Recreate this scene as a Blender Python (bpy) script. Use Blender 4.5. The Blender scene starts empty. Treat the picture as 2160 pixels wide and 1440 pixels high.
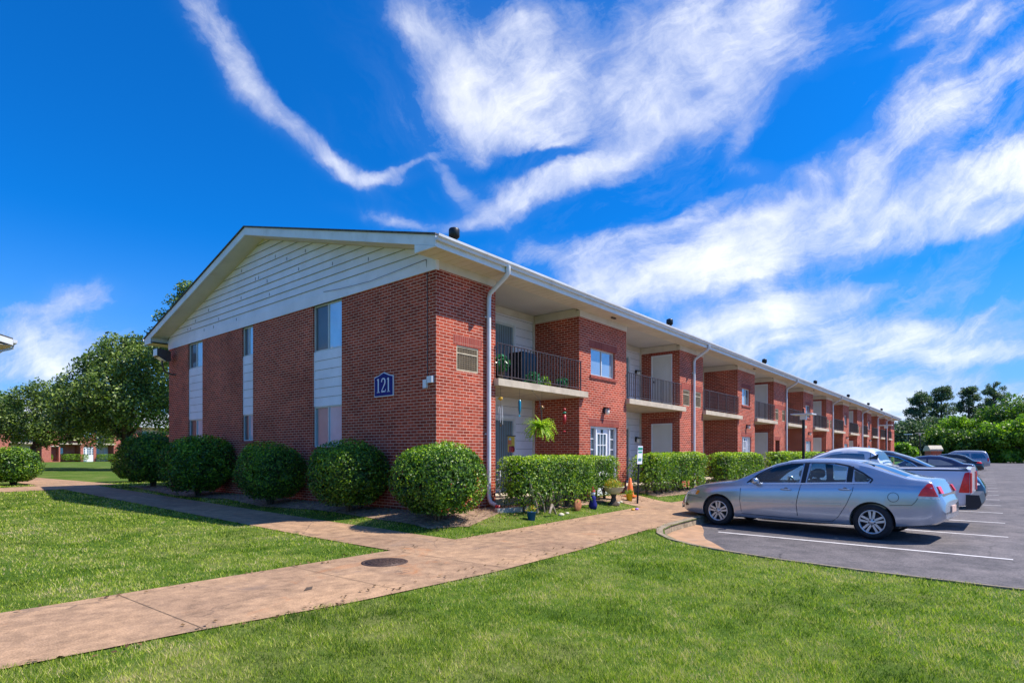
import bpy, bmesh, math, random
import numpy as np
from mathutils import Vector, Matrix
from mathutils.geometry import tessellate_polygon
random.seed(7); RNG = np.random.default_rng(7)
R = math.radians
SC = bpy.context.scene
COL = SC.collection
GZL = -0.15                      # level of the parking lot

# ------------------------------------------------------------------ materials
def nt(name):
    m = bpy.data.materials.new(name); m.use_nodes = True
    t = m.node_tree; t.nodes.clear()
    o = t.nodes.new('ShaderNodeOutputMaterial')
    return m, t, o
def N(t, typ, ins=None, **props):
    n = t.nodes.new(typ)
    for k, v in props.items(): setattr(n, k, v)
    for k, v in (ins or {}).items():
        if isinstance(v, bpy.types.NodeSocket): t.links.new(v, n.inputs[k])
        else: n.inputs[k].default_value = v
    return n
def rgb(c): return (c[0], c[1], c[2], 1.0)
def mixc(t, fac, a, b, mode='MIX'):
    n = t.nodes.new('ShaderNodeMix'); n.data_type = 'RGBA'; n.blend_type = mode
    for i, v in ((0, fac), (6, a), (7, b)):
        if isinstance(v, bpy.types.NodeSocket): t.links.new(v, n.inputs[i])
        else: n.inputs[i].default_value = v if i == 0 else rgb(v)
    return n.outputs[2]
def ramp(t, fac, stops):
    n = t.nodes.new('ShaderNodeValToRGB'); e = n.color_ramp.elements
    while len(e) < len(stops): e.new(0.5)
    for k, (p, c) in enumerate(stops):
        e[k].position = p; e[k].color = rgb(c) if not isinstance(c, (int, float)) else (c, c, c, 1)
    t.links.new(fac, n.inputs[0]); return n.outputs[0]
def noise(t, vec, scale, detail=4, rough=0.55, dist=0.0, w=None):
    n = N(t, 'ShaderNodeTexNoise', {'Scale': scale, 'Detail': detail, 'Roughness': rough, 'Distortion': dist})
    if vec is not None: t.links.new(vec, n.inputs['Vector'])
    return n.outputs['Fac']
def pm(name, col, rough=0.6, metal=0.0, var=0.12, scale=6.0, bump=0.0, bscale=60.0, coat=0.0, spec=0.5, dirt=None):
    m, t, o = nt(name)
    tc = N(t, 'ShaderNodeTexCoord').outputs['Object']
    f = noise(t, tc, scale)
    dark = tuple(c * (1 - var * 1.6) for c in col); lite = tuple(min(1, c * (1 + var)) for c in col)
    c = ramp(t, f, [(0.3, dark), (0.7, lite)])
    if dirt:
        f2 = noise(t, tc, 1.7, 8, 0.7)
        c = mixc(t, ramp(t, f2, [(0.52, 0.0), (0.75, 0.55)]), c, dirt)
    b = N(t, 'ShaderNodeBsdfPrincipled', {'Base Color': c, 'Roughness': rough, 'Metallic': metal, 'Coat Weight': coat, 'Specular IOR Level': spec})
    if coat: b.inputs['Coat Roughness'].default_value = 0.04
    if bump:
        bn = N(t, 'ShaderNodeBump', {'Height': noise(t, tc, bscale, 5), 'Strength': bump, 'Distance': 0.01})
        t.links.new(bn.outputs[0], b.inputs['Normal'])
    t.links.new(b.outputs[0], o.inputs[0]); return m
def brick_mat(name, bw=0.2032, rh=0.0677, off=0.5, c1=(0.49, 0.082, 0.040), c2=(0.25, 0.038, 0.020), mort=(0.80, 0.50, 0.39), ms=0.0062):
    m, t, o = nt(name)
    uv = N(t, 'ShaderNodeUVMap').outputs[0]
    b = N(t, 'ShaderNodeTexBrick', {'Vector': uv, 'Color1': rgb(c1), 'Color2': rgb(c2), 'Mortar': rgb(mort), 'Scale': 1.0,
        'Mortar Size': ms, 'Mortar Smooth': 0.25, 'Bias': -0.1, 'Brick Width': bw, 'Row Height': rh}, offset=off, squash=1.0)
    f = noise(t, uv, 1.1, 6, 0.6)
    c = mixc(t, 0.6, b.outputs['Color'], ramp(t, f, [(0.3, (0.72, 0.7, 0.7)), (0.7, (1.15, 1.12, 1.1))]), 'MULTIPLY')
    fb = noise(t, uv, 0.33, 7, 0.7, 0.8)
    c = mixc(t, 0.55, c, ramp(t, fb, [(0.34, (0.62, 0.58, 0.58)), (0.5, (1, 1, 1)), (0.66, (1.18, 1.14, 1.12))]), 'MULTIPLY')
    f2 = noise(t, uv, 45, 3, 0.6)
    c = mixc(t, 0.5, c, ramp(t, f2, [(0.3, (0.75, 0.75, 0.75)), (0.7, (1.2, 1.2, 1.2))]), 'MULTIPLY')
    bn = N(t, 'ShaderNodeBump', {'Height': b.outputs['Fac'], 'Strength': 0.6, 'Distance': 0.006}, invert=True)
    p = N(t, 'ShaderNodeBsdfPrincipled', {'Base Color': c, 'Roughness': 0.85, 'Specular IOR Level': 0.2, 'Normal': bn.outputs[0]})
    t.links.new(p.outputs[0], o.inputs[0]); return m
def pane_mat(name, col, refl=0.5, rough=0.03):
    m, t, o = nt(name)
    tc = N(t, 'ShaderNodeTexCoord').outputs['Object']
    d = N(t, 'ShaderNodeBsdfPrincipled', {'Base Color': ramp(t, noise(t, tc, 1.6, 3), [(0.3, tuple(c * 0.75 for c in col)), (0.7, col)]), 'Roughness': 0.5, 'Coat Weight': 0.25, 'Coat Roughness': 0.05})
    bn = N(t, 'ShaderNodeBump', {'Height': noise(t, tc, 1.3, 2), 'Strength': 0.25, 'Distance': 0.02})
    g = N(t, 'ShaderNodeBsdfGlossy', {'Color': rgb((0.9, 0.95, 1.0)), 'Roughness': rough, 'Normal': bn.outputs[0]})
    x = N(t, 'ShaderNodeMixShader', {0: refl}); t.links.new(d.outputs[0], x.inputs[1]); t.links.new(g.outputs[0], x.inputs[2])
    t.links.new(x.outputs[0], o.inputs[0]); return m
def glass_mat(name, tint=(0.42, 0.62, 0.62), fac=0.14):
    m, t, o = nt(name)
    tr = N(t, 'ShaderNodeBsdfTransparent', {'Color': rgb(tint)})
    g = N(t, 'ShaderNodeBsdfGlossy', {'Color': rgb((1, 1, 1)), 'Roughness': 0.02})
    fr = N(t, 'ShaderNodeFresnel', {'IOR': 1.6})
    ad = N(t, 'ShaderNodeMath', {0: fr.outputs[0], 1: fac}, operation='ADD', use_clamp=True)
    x = N(t, 'ShaderNodeMixShader', {0: ad.outputs[0]}); t.links.new(tr.outputs[0], x.inputs[1]); t.links.new(g.outputs[0], x.inputs[2])
    t.links.new(x.outputs[0], o.inputs[0]); return m
def leaf_mat(name, dark, mid, lite, rough=0.4, trans=0.25, spec=0.5):
    m, t, o = nt(name)
    a = N(t, 'ShaderNodeAttribute', attribute_name='rnd').outputs['Fac']
    tc = N(t, 'ShaderNodeTexCoord').outputs['Object']
    f = noise(t, tc, 1.3, 3)
    k = N(t, 'ShaderNodeMath', {0: f, 1: -0.5}, operation='ADD').outputs[0]
    k = N(t, 'ShaderNodeMath', {0: k, 1: 0.9, 2: a}, operation='MULTIPLY_ADD').outputs[0]
    c = ramp(t, k, [(0.12, dark), (0.55, mid), (0.97, lite)])
    p = N(t, 'ShaderNodeBsdfPrincipled', {'Base Color': c, 'Roughness': rough, 'Specular IOR Level': spec})
    tl = N(t, 'ShaderNodeBsdfTranslucent', {'Color': mixc(t, 1.0, c, (1.5, 1.9, 0.6), 'MULTIPLY')})
    x = N(t, 'ShaderNodeMixShader', {0: trans}); t.links.new(p.outputs[0], x.inputs[1]); t.links.new(tl.outputs[0], x.inputs[2])
    t.links.new(x.outputs[0], o.inputs[0]); return m

M = {}
M['brick'] = brick_mat('red_brick')
M['soldier'] = brick_mat('soldier_brick', 0.0677, 0.30, 0.0, (0.36, 0.075, 0.055), (0.25, 0.045, 0.035), (0.5, 0.26, 0.2), 0.005)
M['farbrick'] = brick_mat('far_red_brick', c1=(0.42, 0.10, 0.07), c2=(0.34, 0.07, 0.05))
M['white'] = pm('white_paint', (0.80, 0.80, 0.80), 0.5, var=0.06, scale=2.0, dirt=(0.56, 0.55, 0.50))
M['siding'] = pm('siding_paint', (0.86, 0.82, 0.88), 0.55, var=0.06, scale=1.2, bump=0.15, dirt=(0.70, 0.67, 0.68))
M['cream'] = pm('cream_paint', (0.72, 0.64, 0.56), 0.6, var=0.06, scale=1.5, dirt=(0.5, 0.42, 0.32))
M['ceil'] = pm('ceiling_paint', (0.62, 0.60, 0.56), 0.7, var=0.05, scale=1.0)
M['gutter'] = pm('gutter_metal', (0.72, 0.73, 0.76), 0.35, var=0.06, scale=3.0, dirt=(0.42, 0.42, 0.42))
M['shingle'] = pm('shingles', (0.10, 0.095, 0.09), 0.95, var=0.35, scale=14.0, bump=0.6, bscale=30)
M['slab'] = pm('balcony_concrete', (0.56, 0.47, 0.36), 0.8, var=0.12, scale=4.0, bump=0.2, dirt=(0.36, 0.27, 0.2))
M['iron'] = pm('railing_iron', (0.075, 0.05, 0.045), 0.45, var=0.2, scale=8.0)
M['black'] = pm('black_paint', (0.012, 0.012, 0.014), 0.4, var=0.2)
M['rubber'] = pm('tyre_rubber', (0.018, 0.018, 0.022), 0.75, var=0.3, scale=20, bump=0.1)
M['alu'] = pm('window_frame', (0.62, 0.63, 0.62), 0.4, var=0.06)
M['door'] = pm('door_paint', (0.74, 0.73, 0.70), 0.5, var=0.05, scale=1.5)
M['winwhite'] = pm('vinyl_white', (0.80, 0.80, 0.84), 0.35, var=0.04)
M['grille'] = pm('grille_tan', (0.55, 0.46, 0.32), 0.55, var=0.15); M['slat'] = pm('grille_slat', (0.27, 0.20, 0.12), 0.55, var=0.15)
M['grilledark'] = pm('grille_dark', (0.10, 0.07, 0.045), 0.7, var=0.2)
M['pane_screen'] = pane_mat('pane_screened', (0.075, 0.095, 0.105), 0.05, 0.10)
M['pane_blind'] = pane_mat('pane_blind', (0.42, 0.56, 0.68), 0.28)
M['pane_dark'] = pane_mat('pane_dark', (0.04, 0.06, 0.07), 0.22)
M['pane_mirror'] = pane_mat('pane_mirror', (0.26, 0.33, 0.42), 0.30)
M['pane_gable'] = pane_mat('pane_gable', (0.44, 0.56, 0.66), 0.10); M['lap_shade'] = pm('painted_lap_shade', (0.36, 0.36, 0.35), 0.8)
M['pane_curtain'] = pane_mat('pane_curtain', (0.20, 0.32, 0.36), 0.12)
M['lamp'] = pm('lamp_glass', (0.85, 0.80, 0.70), 0.3, var=0.04)
M['navy'] = pm('navy_sign', (0.022, 0.026, 0.20), 0.6, var=0.1, scale=3, spec=0.15)
M['signwhite'] = pm('sign_white', (0.78, 0.80, 0.90), 0.4, var=0.03)
M['conduit_lap_shade'] = pm('conduit_and_lap_shade', (0.09, 0.09, 0.10), 0.5)
M['plastic_white'] = pm('plastic_white', (0.74, 0.76, 0.80), 0.35, var=0.04)
M['wood'] = pm('driftwood', (0.30, 0.24, 0.19), 0.85, var=0.3, scale=18, bump=0.4)
M['bark'] = pm('bark', (0.085, 0.06, 0.045), 0.95, var=0.35, scale=12, bump=0.8, bscale=22)
M['stem'] = pm('shrub_stem', (0.10, 0.075, 0.05), 0.9, var=0.3, scale=20)
M['dirt'] = pm('bed_soil', (0.30, 0.195, 0.13), 0.95, var=0.4, scale=9, bump=0.7, bscale=35, dirt=(0.11, 0.075, 0.05))
M['iron_cover'] = pm('cast_iron', (0.09, 0.055, 0.045), 0.6, metal=0.3, var=0.3, scale=25, bump=0.5)
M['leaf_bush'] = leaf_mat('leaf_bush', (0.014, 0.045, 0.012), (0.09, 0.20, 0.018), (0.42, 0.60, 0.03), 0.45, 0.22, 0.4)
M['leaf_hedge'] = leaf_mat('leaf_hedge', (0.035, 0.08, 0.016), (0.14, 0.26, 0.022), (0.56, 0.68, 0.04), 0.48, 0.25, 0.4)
M['leaf_oak'] = leaf_mat('leaf_oak', (0.04, 0.07, 0.025), (0.17, 0.25, 0.05), (0.42, 0.52, 0.13), 0.45, 0.22, 0.4)
M['leaf_green'] = leaf_mat('leaf_green', (0.03, 0.07, 0.015), (0.10, 0.19, 0.02), (0.36, 0.46, 0.04), 0.5, 0.3)
M['leaf_lime'] = leaf_mat('leaf_lime', (0.05, 0.11, 0.012), (0.20, 0.34, 0.02), (0.48, 0.60, 0.05), 0.5, 0.35)
M['leaf_pine'] = leaf_mat('leaf_pine', (0.03, 0.055, 0.035), (0.10, 0.16, 0.075), (0.26, 0.33, 0.13), 0.6, 0.2)
M['leaf_fern'] = leaf_mat('leaf_fern', (0.10, 0.20, 0.01), (0.30, 0.45, 0.02), (0.60, 0.68, 0.10), 0.45, 0.4)
M['leaf_house'] = leaf_mat('leaf_house', (0.01, 0.10, 0.05), (0.04, 0.28, 0.13), (0.30, 0.55, 0.38), 0.3, 0.2)

def cracks(t, tc, c, scale, col, w):
    wn = N(t, 'ShaderNodeTexNoise', {'Vector': tc, 'Scale': 3.0, 'Detail': 6, 'Roughness': .65})
    wv = N(t, 'ShaderNodeVectorMath', {0: wn.outputs['Color'], 3: .22}, operation='SCALE').outputs[0]
    v = N(t, 'ShaderNodeVectorMath', {0: tc, 1: wv}, operation='ADD').outputs[0]
    vo = N(t, 'ShaderNodeTexVoronoi', {'Vector': v, 'Scale': scale}, feature='DISTANCE_TO_EDGE').outputs['Distance']
    line = ramp(t, vo, [(0.0, 1.0), (w, 0.0)]); msk = ramp(t, noise(t, tc, 0.35, 3), [(0.50, 0.0), (0.56, 1.0)])
    f = N(t, 'ShaderNodeMath', {0: line, 1: msk}, operation='MULTIPLY').outputs[0]
    return mixc(t, f, c, col)
def path_mat():
    m, t, o = nt('sidewalk_concrete')
    tc = N(t, 'ShaderNodeTexCoord').outputs['Object']
    f1 = noise(t, tc, 0.55, 8, 0.65, 0.4); f2 = noise(t, tc, 5.0, 8, 0.7); f3 = noise(t, tc, 70, 3, 0.7)
    c = ramp(t, f1, [(0.30, (0.27, 0.175, 0.115)), (0.5, (0.39, 0.255, 0.160)), (0.70, (0.50, 0.32, 0.19))])
    c = mixc(t, 1.0, c, ramp(t, f2, [(0.32, (0.62, 0.60, 0.60)), (0.62, (1.14, 1.10, 1.08))]), 'MULTIPLY')
    c = mixc(t, 0.95, c, ramp(t, f3, [(0.35, (0.72, 0.72, 0.72)), (0.68, (1.25, 1.25, 1.25))]), 'MULTIPLY')
    # stains with shapes of their own: orange rust and grey mud
    f4 = noise(t, tc, 0.9, 6, 0.7, 1.2)
    c = mixc(t, ramp(t, f4, [(0.60, 0.0), (0.74, 0.7)]), c, (0.44, 0.17, 0.06))
    f5 = noise(t, tc, 1.4, 8, 0.75, 0.6)
    c = mixc(t, ramp(t, f5, [(0.56, 0.0), (0.74, 0.7)]), c, (0.19, 0.145, 0.125))
    c = cracks(t, tc, c, 0.55, (0.10, 0.07, 0.055), 0.006)
    bn = N(t, 'ShaderNodeBump', {'Height': f3, 'Strength': 0.35, 'Distance': 0.006})
    p = N(t, 'ShaderNodeBsdfPrincipled', {'Base Color': c, 'Roughness': 0.85, 'Specular IOR Level': 0.25, 'Normal': bn.outputs[0]})
    t.links.new(p.outputs[0], o.inputs[0]); return m
def asphalt_mat():
    m, t, o = nt('asphalt')
    tc = N(t, 'ShaderNodeTexCoord').outputs['Object']
    f1 = noise(t, tc, 0.28, 8, 0.7, 0.8); f2 = noise(t, tc, 38, 4, 0.75); f3 = noise(t, tc, 2.3, 8, 0.7)
    c = ramp(t, f1, [(0.3, (0.09, 0.086, 0.092)), (0.55, (0.14, 0.130, 0.134)), (0.75, (0.20, 0.178, 0.178))])
    c = mixc(t, 0.9, c, ramp(t, f2, [(0.32, (0.5, 0.5, 0.5)), (0.7, (1.55, 1.5, 1.5))]), 'MULTIPLY')
    c = mixc(t, 1.0, c, ramp(t, f3, [(0.35, (0.66, 0.66, 0.68)), (0.62, (1.18, 1.15, 1.15))]), 'MULTIPLY')
    mp = N(t, 'ShaderNodeMapping', {'Vector': tc, 'Scale': (0.7, 0.12, 1)})
    f4 = noise(t, mp.outputs[0], 1.6, 6, 0.7, 0.5)
    c = mixc(t, ramp(t, f4, [(0.60, 0.0), (0.75, 0.6)]), c, (0.07, 0.065, 0.07))
    c = cracks(t, tc, c, 0.30, (0.035, 0.032, 0.035), 0.005)
    bn = N(t, 'ShaderNodeBump', {'Height': f2, 'Strength': 0.5, 'Distance': 0.008})
    p = N(t, 'ShaderNodeBsdfPrincipled', {'Base Color': c, 'Roughness': 0.82, 'Specular IOR Level': 0.3, 'Normal': bn.outputs[0]})
    t.links.new(p.outputs[0], o.inputs[0]); return m
def ground_mat():
    m, t, o = nt('lawn_ground')
    tc = N(t, 'ShaderNodeTexCoord').outputs['Object']
    f1 = noise(t, tc, 0.5, 8, 0.65, 0.3); f2 = noise(t, tc, 18, 6, 0.75); f3 = noise(t, tc, 3.0, 5, 0.6)
    c = ramp(t, f1, [(0.30, (0.05, 0.11, 0.012)), (0.5, (0.085, 0.145, 0.02)), (0.68, (0.17, 0.19, 0.06))])
    c = mixc(t, 0.85, c, ramp(t, f2, [(0.3, (0.45, 0.5, 0.4)), (0.7, (1.4, 1.35, 1.3))]), 'MULTIPLY')
    c = mixc(t, ramp(t, f3, [(0.62, 0.0), (0.78, 0.5)]), c, (0.26, 0.22, 0.10))
    bn = N(t, 'ShaderNodeBump', {'Height': f2, 'Strength': 0.8, 'Distance': 0.03})
    p = N(t, 'ShaderNodeBsdfPrincipled', {'Base Color': c, 'Roughness': 0.95, 'Specular IOR Level': 0.1, 'Normal': bn.outputs[0]})
    t.links.new(p.outputs[0], o.inputs[0]); return m
def blade_mat():
    m, t, o = nt('grass_blades')
    a = N(t, 'ShaderNodeAttribute', attribute_name='rnd').outputs['Fac']
    tc = N(t, 'ShaderNodeTexCoord').outputs['Object']
    f = noise(t, tc, 0.75, 6, 0.6, 0.4)
    k = N(t, 'ShaderNodeMath', {0: f, 1: -0.5}, operation='ADD').outputs[0]
    k = N(t, 'ShaderNodeMath', {0: k, 1: 2.4, 2: a}, operation='MULTIPLY_ADD').outputs[0]
    k2 = N(t, 'ShaderNodeMath', {0: noise(t, tc, 3.1, 5, .65), 1: -0.52}, operation='ADD').outputs[0]; k = N(t, 'ShaderNodeMath', {0: k2, 1: 1.7, 2: k}, operation='MULTIPLY_ADD').outputs[0]
    c = ramp(t, k, [(0.0, (0.05, 0.11, 0.008)), (0.22, (0.22, 0.33, 0.012)), (0.46, (0.42, 0.50, 0.04)), (0.72, (0.60, 0.56, 0.18)), (0.95, (0.62, 0.48, 0.29))])
    p = N(t, 'ShaderNodeBsdfPrincipled', {'Base Color': c, 'Roughness': 0.55, 'Specular IOR Level': 0.25})
    tl = N(t, 'ShaderNodeBsdfTranslucent', {'Color': mixc(t, 1.0, c, (1.3, 1.5, 0.8), 'MULTIPLY')})
    x = N(t, 'ShaderNodeMixShader', {0: 0.35}); t.links.new(p.outputs[0], x.inputs[1]); t.links.new(tl.outputs[0], x.inputs[2])
    t.links.new(x.outputs[0], o.inputs[0]); return m
M['path'] = path_mat(); M['asphalt'] = asphalt_mat(); M['ground'] = ground_mat(); M['blade'] = blade_mat()
M['line'] = pm('line_paint', (0.66, 0.63, 0.64), 0.7, var=0.12, scale=8, bump=0.2)
M['gutterpan'] = pm('gutter_concrete', (0.43, 0.25, 0.14), 0.85, var=0.18, scale=3, bump=0.3, dirt=(0.33, 0.26, 0.22))
M['curb'] = pm('curb_concrete', (0.28, 0.22, 0.155), 0.9, var=0.3, scale=9, bump=0.6, bscale=25, dirt=(0.2, 0.16, 0.12))

# ------------------------------------------------------------------ mesh building
class MB:
    def __init__(s): s.v = []; s.f = []; s.sm = []; s.mi = []; s.cur = 0; s.mats = []
    def use(s, mat):
        if mat not in s.mats: s.mats.append(mat)
        s.cur = s.mats.index(mat); return s
    def add(s, vs, fs, smooth=False):
        b = len(s.v); s.v += [tuple(p) for p in vs]
        for f in fs: s.f.append(tuple(b + i for i in f)); s.sm.append(smooth); s.mi.append(s.cur)
        return s
    def quad(s, *p): return s.add(p, [tuple(range(len(p)))])
    def box(s, x0, x1, y0, y1, z0, z1):
        x0, x1 = min(x0, x1), max(x0, x1); y0, y1 = min(y0, y1), max(y0, y1); z0, z1 = min(z0, z1), max(z0, z1)
        return s.add([(x0,y0,z0),(x1,y0,z0),(x1,y1,z0),(x0,y1,z0),(x0,y0,z1),(x1,y0,z1),(x1,y1,z1),(x0,y1,z1)],
            [(0,3,2,1),(4,5,6,7),(0,1,5,4),(1,2,6,5),(2,3,7,6),(3,0,4,7)])
    def prism(s, pts, d):                                   # polygon pts extruded by vector d
        n = len(pts); a = [Vector(p) for p in pts]; b = [p + Vector(d) for p in a]
        return s.add(a + b, [tuple(reversed(range(n))), tuple(range(n, 2*n))] + [(i, (i+1) % n, n + (i+1) % n, n + i) for i in range(n)])
    def tube(s, pts, r, n=8, cap=True, smooth=True):
        pts = [Vector(p) for p in pts]; rs = r if isinstance(r, (list, tuple)) else [r] * len(pts)
        vs = []; up = None
        for i, p in enumerate(pts):
            d = (pts[min(i+1, len(pts)-1)] - pts[max(i-1, 0)]).normalized()
            if up is None: up = d.orthogonal().normalized()
            a = (up - d * up.dot(d)); a = a.normalized() if a.length > 1e-4 else d.orthogonal().normalized(); up = a; b = d.cross(a)
            for k in range(n):
                t = 2 * math.pi * k / n; vs.append(p + (a * math.cos(t) + b * math.sin(t)) * rs[i])
        fs = [(i*n + k, i*n + (k+1) % n, (i+1)*n + (k+1) % n, (i+1)*n + k) for i in range(len(pts)-1) for k in range(n)]
        s.add(vs, fs, smooth)
        if cap: s.add(vs[:n], [tuple(reversed(range(n)))]); s.add(vs[-n:], [tuple(range(n))])
        return s
    def lathe(s, c, prof, axis='z', n=24, smooth=True):     # prof: (radius, height) pairs
        vs = []
        for r, h in prof:
            for k in range(n):
                t = 2 * math.pi * k / n; a, b = r * math.cos(t), r * math.sin(t)
                vs.append((c[0]+a, c[1]+b, c[2]+h) if axis == 'z' else ((c[0]+h, c[1]+a, c[2]+b) if axis == 'x' else (c[0]+b, c[1]+h, c[2]+a)))
        fs = [(i*n + k, i*n + (k+1) % n, (i+1)*n + (k+1) % n, (i+1)*n + k) for i in range(len(prof)-1) for k in range(n)]
        return s.add(vs, fs, smooth)
    def build(s, name, mat=None, parent=None, loc=None):
        me = bpy.data.meshes.new(name); me.from_pydata(s.v, [], s.f)
        for m in (s.mats or [mat]): me.materials.append(m)
        me.polygons.foreach_set('use_smooth', s.sm)
        if len(s.mats) > 1: me.polygons.foreach_set('material_index', s.mi)
        uvl = me.uv_layers.new(name='UVMap').data
        V = me.vertices
        for p in me.polygons:
            n = p.normal; ax, ay, az = abs(n.x), abs(n.y), abs(n.z)
            for li in p.loop_indices:
                c = V[me.loops[li].vertex_index].co
                uvl[li].uv = (c.x + 0.0, c.y) if az > max(ax, ay) else ((c.y + 0.1, c.z) if ax > ay else (c.x + 0.1, c.z))
        o = bpy.data.objects.new(name, me); COL.objects.link(o)
        if parent: o.parent = parent
        if loc: o.location = loc
        return o
def tag(o, label=None, cat=None, group=None, kind=None):
    for k, v in (('label', label), ('category', cat), ('group', group), ('kind', kind)):
        if v: o[k] = v
    return o
def empty(name, loc=(0, 0, 0), rz=0.0, label=None, cat=None, group=None):
    o = bpy.data.objects.new(name, None); o.empty_display_size = 0.3; COL.objects.link(o)
    o.location = loc; o.rotation_euler = (0, 0, rz); return tag(o, label, cat, group)
def copy_tree(o, parent=None):
    c = o.copy(); COL.objects.link(c)
    if parent: c.parent = parent
    for ch in list(o.children): copy_tree(ch, c)
    return c
def inst(src, parent, loc):
    o = bpy.data.objects.new(src.name.split('.')[0], src.data); COL.objects.link(o); o.parent = parent; o.location = loc; return o

# ------------------------------------------------------------------ ground shape
def sstep(a, b, x):
    t = np.clip((x - a) / (b - a), 0, 1); return t * t * (3 - 2 * t)
def gz(x, y):                                               # height of the lawn
    x = np.asarray(x, float); y = np.asarray(y, float)
    dx = np.maximum(np.maximum(-x, x - 75.5), 0); dy = np.maximum(np.maximum(-y, y - 14.7), 0)
    d = np.hypot(dx, dy)
    m = 0.2 * (1 - sstep(0.3, 1.7, d))
    return np.maximum(m, 0.0115 * np.clip(y, 0, 18)) * (1 - sstep(150, 260, np.hypot(x, y)) * 0.9)
def g1(x, y): return float(gz(x, y))
def inpoly(px, py, poly):
    r = np.zeros(px.shape, bool); n = len(poly)
    for i in range(n):
        x1, y1 = poly[i]; x2, y2 = poly[(i+1) % n]
        c = ((y1 > py) != (y2 > py)) & (px < (x2 - x1) * (py - y1) / ((y2 - y1) if y2 != y1 else 1e-9) + x1)
        r ^= c
    return r
CURVE = [(4.4, -3.93), (3.4, -3.97), (2.75, -4.02), (2.1, -4.16), (1.5, -4.45), (0.98, -4.9), (0.66, -5.4), (0.42, -6.0), (0.2, -6.8), (0.06, -7.8), (0.0, -9.0), (0.0, -14.0)]
LOT = CURVE[:-1] + [(0.0, -70.0), (190.0, -70.0), (190.0, -3.93)]
WALK = [(-70, -3.75), (-9, -3.75), (-6.4, -4.0), (-5, -4.22), (-3, -4.33), (-1, -4.25), (0.6, -4.08), (1.6, -3.98), (2.1, -4.01), (2.75, -3.87), (3.4, -3.82), (4.4, -3.78), (187, -3.78), (187, -1.85), (9.2, -1.75), (7.9, -1.7), (7.7, -0.3), (6.0, -0.3), (6.0, -1.68), (-1.46, -2.05), (-1.42, 18.2), (-0.6, 18.4), (-1.4, 34), (-3.0, 34), (-2.9, 26), (-3.0, 19.2), (-6, 17.6), (-24, 14.5), (-24, 13.0), (-6, 15.9), (-2.85, 16.2), (-2.85, -2.1), (-7, -2.1), (-9, -2.0), (-70, -2.0)]
BED1 = [(-1.0, 0.4), (-0.85, 3), (-1.05, 5.5), (-0.8, 8), (-1.1, 11), (-0.9, 14.5), (-0.7, 16.8), (0.3, 16.8), (0.3, 14.3), (0.3, 0.4), (1.7, 0.3), (1.8, -0.55), (0.6, -0.95), (-0.3, -1.25), (-1.0, -0.9)]
BED2 = [(8.4, 0.2), (8.4, -1.0), (12, -1.15), (20, -1.1), (40, -1.15), (74, -1.1), (74, 0.2)]
BED3 = [(1.75, 0.3), (1.9, -0.75), (3.5, -0.95), (5.9, -0.85), (5.95, 0.3)]

def sheet(name, loops, mat, zf, cuts, label=None, kind='structure'):
    """flat polygon with holes -> triangles -> cut along grid lines -> lifted onto the ground shape"""
    vs = [[Vector((p[0], p[1], 0)) for p in lp] for lp in loops]
    flat = [p for lp in vs for p in lp]; bm = bmesh.new()
    bv = [bm.verts.new(p) for p in flat]
    for t in tessellate_polygon(vs):
        try: bm.faces.new([bv[i] for i in t])
        except ValueError: pass
    bmesh.ops.recalc_face_normals(bm, faces=bm.faces)
    for ax, vals in cuts:
        no = (1, 0, 0) if ax == 'x' else (0, 1, 0)
        for v in vals:
            co = (v, 0, 0) if ax == 'x' else (0, v, 0)
            bmesh.ops.bisect_plane(bm, geom=bm.verts[:] + bm.edges[:] + bm.faces[:], plane_co=co, plane_no=no)
    for v in bm.verts: v.co.z = zf(v.co.x, v.co.y)
    for f in bm.faces:
        if f.normal.z < 0: f.normal_flip()
        f.smooth = True
    me = bpy.data.meshes.new(name); bm.to_mesh(me); bm.free(); me.materials.append(mat)
    o = bpy.data.objects.new(name, me); COL.objects.link(o)
    return tag(o, label, None, None, kind)
near = lambda a, b, st: list(np.arange(a, b, st))
CX_ = ('x', [-60, -30] + near(-14, 4, 0.5) + near(4, 80, 8)); CY_ = ('y', near(-14, -2.5, 2) + near(-2.5, 1, 0.25) + near(1, 20, 1.5) + [30, 50])
B = 1500.0
tess_hole = [(p[0], p[1]) for p in LOT]
sheet('lawn', [[(-B, -B), (B, -B), (B, B), (-B, B)], tess_hole], M['ground'], g1, (CX_, CY_))
sheet('sidewalk', [WALK], M['path'], lambda x, y: g1(x, y) + 0.012, (CX_, CY_))
sheet('soil', [BED1], M['dirt'], lambda x, y: g1(x, y) + 0.010, (CX_, CY_))
sheet('soil', [BED2], M['dirt'], lambda x, y: g1(x, y) + 0.010, (CX_, CY_))
sheet('soil', [BED3], M['dirt'], lambda x, y: g1(x, y) + 0.010, (CX_, CY_))
sheet('parking_lot', [[(p[0] + 0.004, p[1]) for p in LOT]], M['asphalt'], lambda x, y: GZL, (('x', [20, 60]),))
def offs(poly, d):
    out = []
    for i, p in enumerate(poly):
        a = Vector(poly[max(i-1, 0)]); b = Vector(poly[min(i+1, len(poly)-1)]); t = (b - a).normalized()
        out.append((p[0] - t.y * d, p[1] + t.x * d))
    return out
CL = [(187, -3.93), (60, -3.93), (20, -3.93), (8, -3.93)] + CURVE + [(0.0, -30.0), (0.0, -68.0)]
mb = MB()                                                    # kerb: inner face on CL, 0.15 wide
inn = CL; out = offs(CL, -0.15); mid = offs(CL, -0.03)
for i in range(len(CL) - 1):
    def q(a, b, za, zb): mb.quad((*a[i], za), (*a[i+1], za), (*b[i+1], zb), (*b[i], zb))
    q(inn, mid, GZL - 0.02, 0.008); q(mid, out, 0.008, 0.022); q(out, out, 0.022, -0.2)
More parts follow.
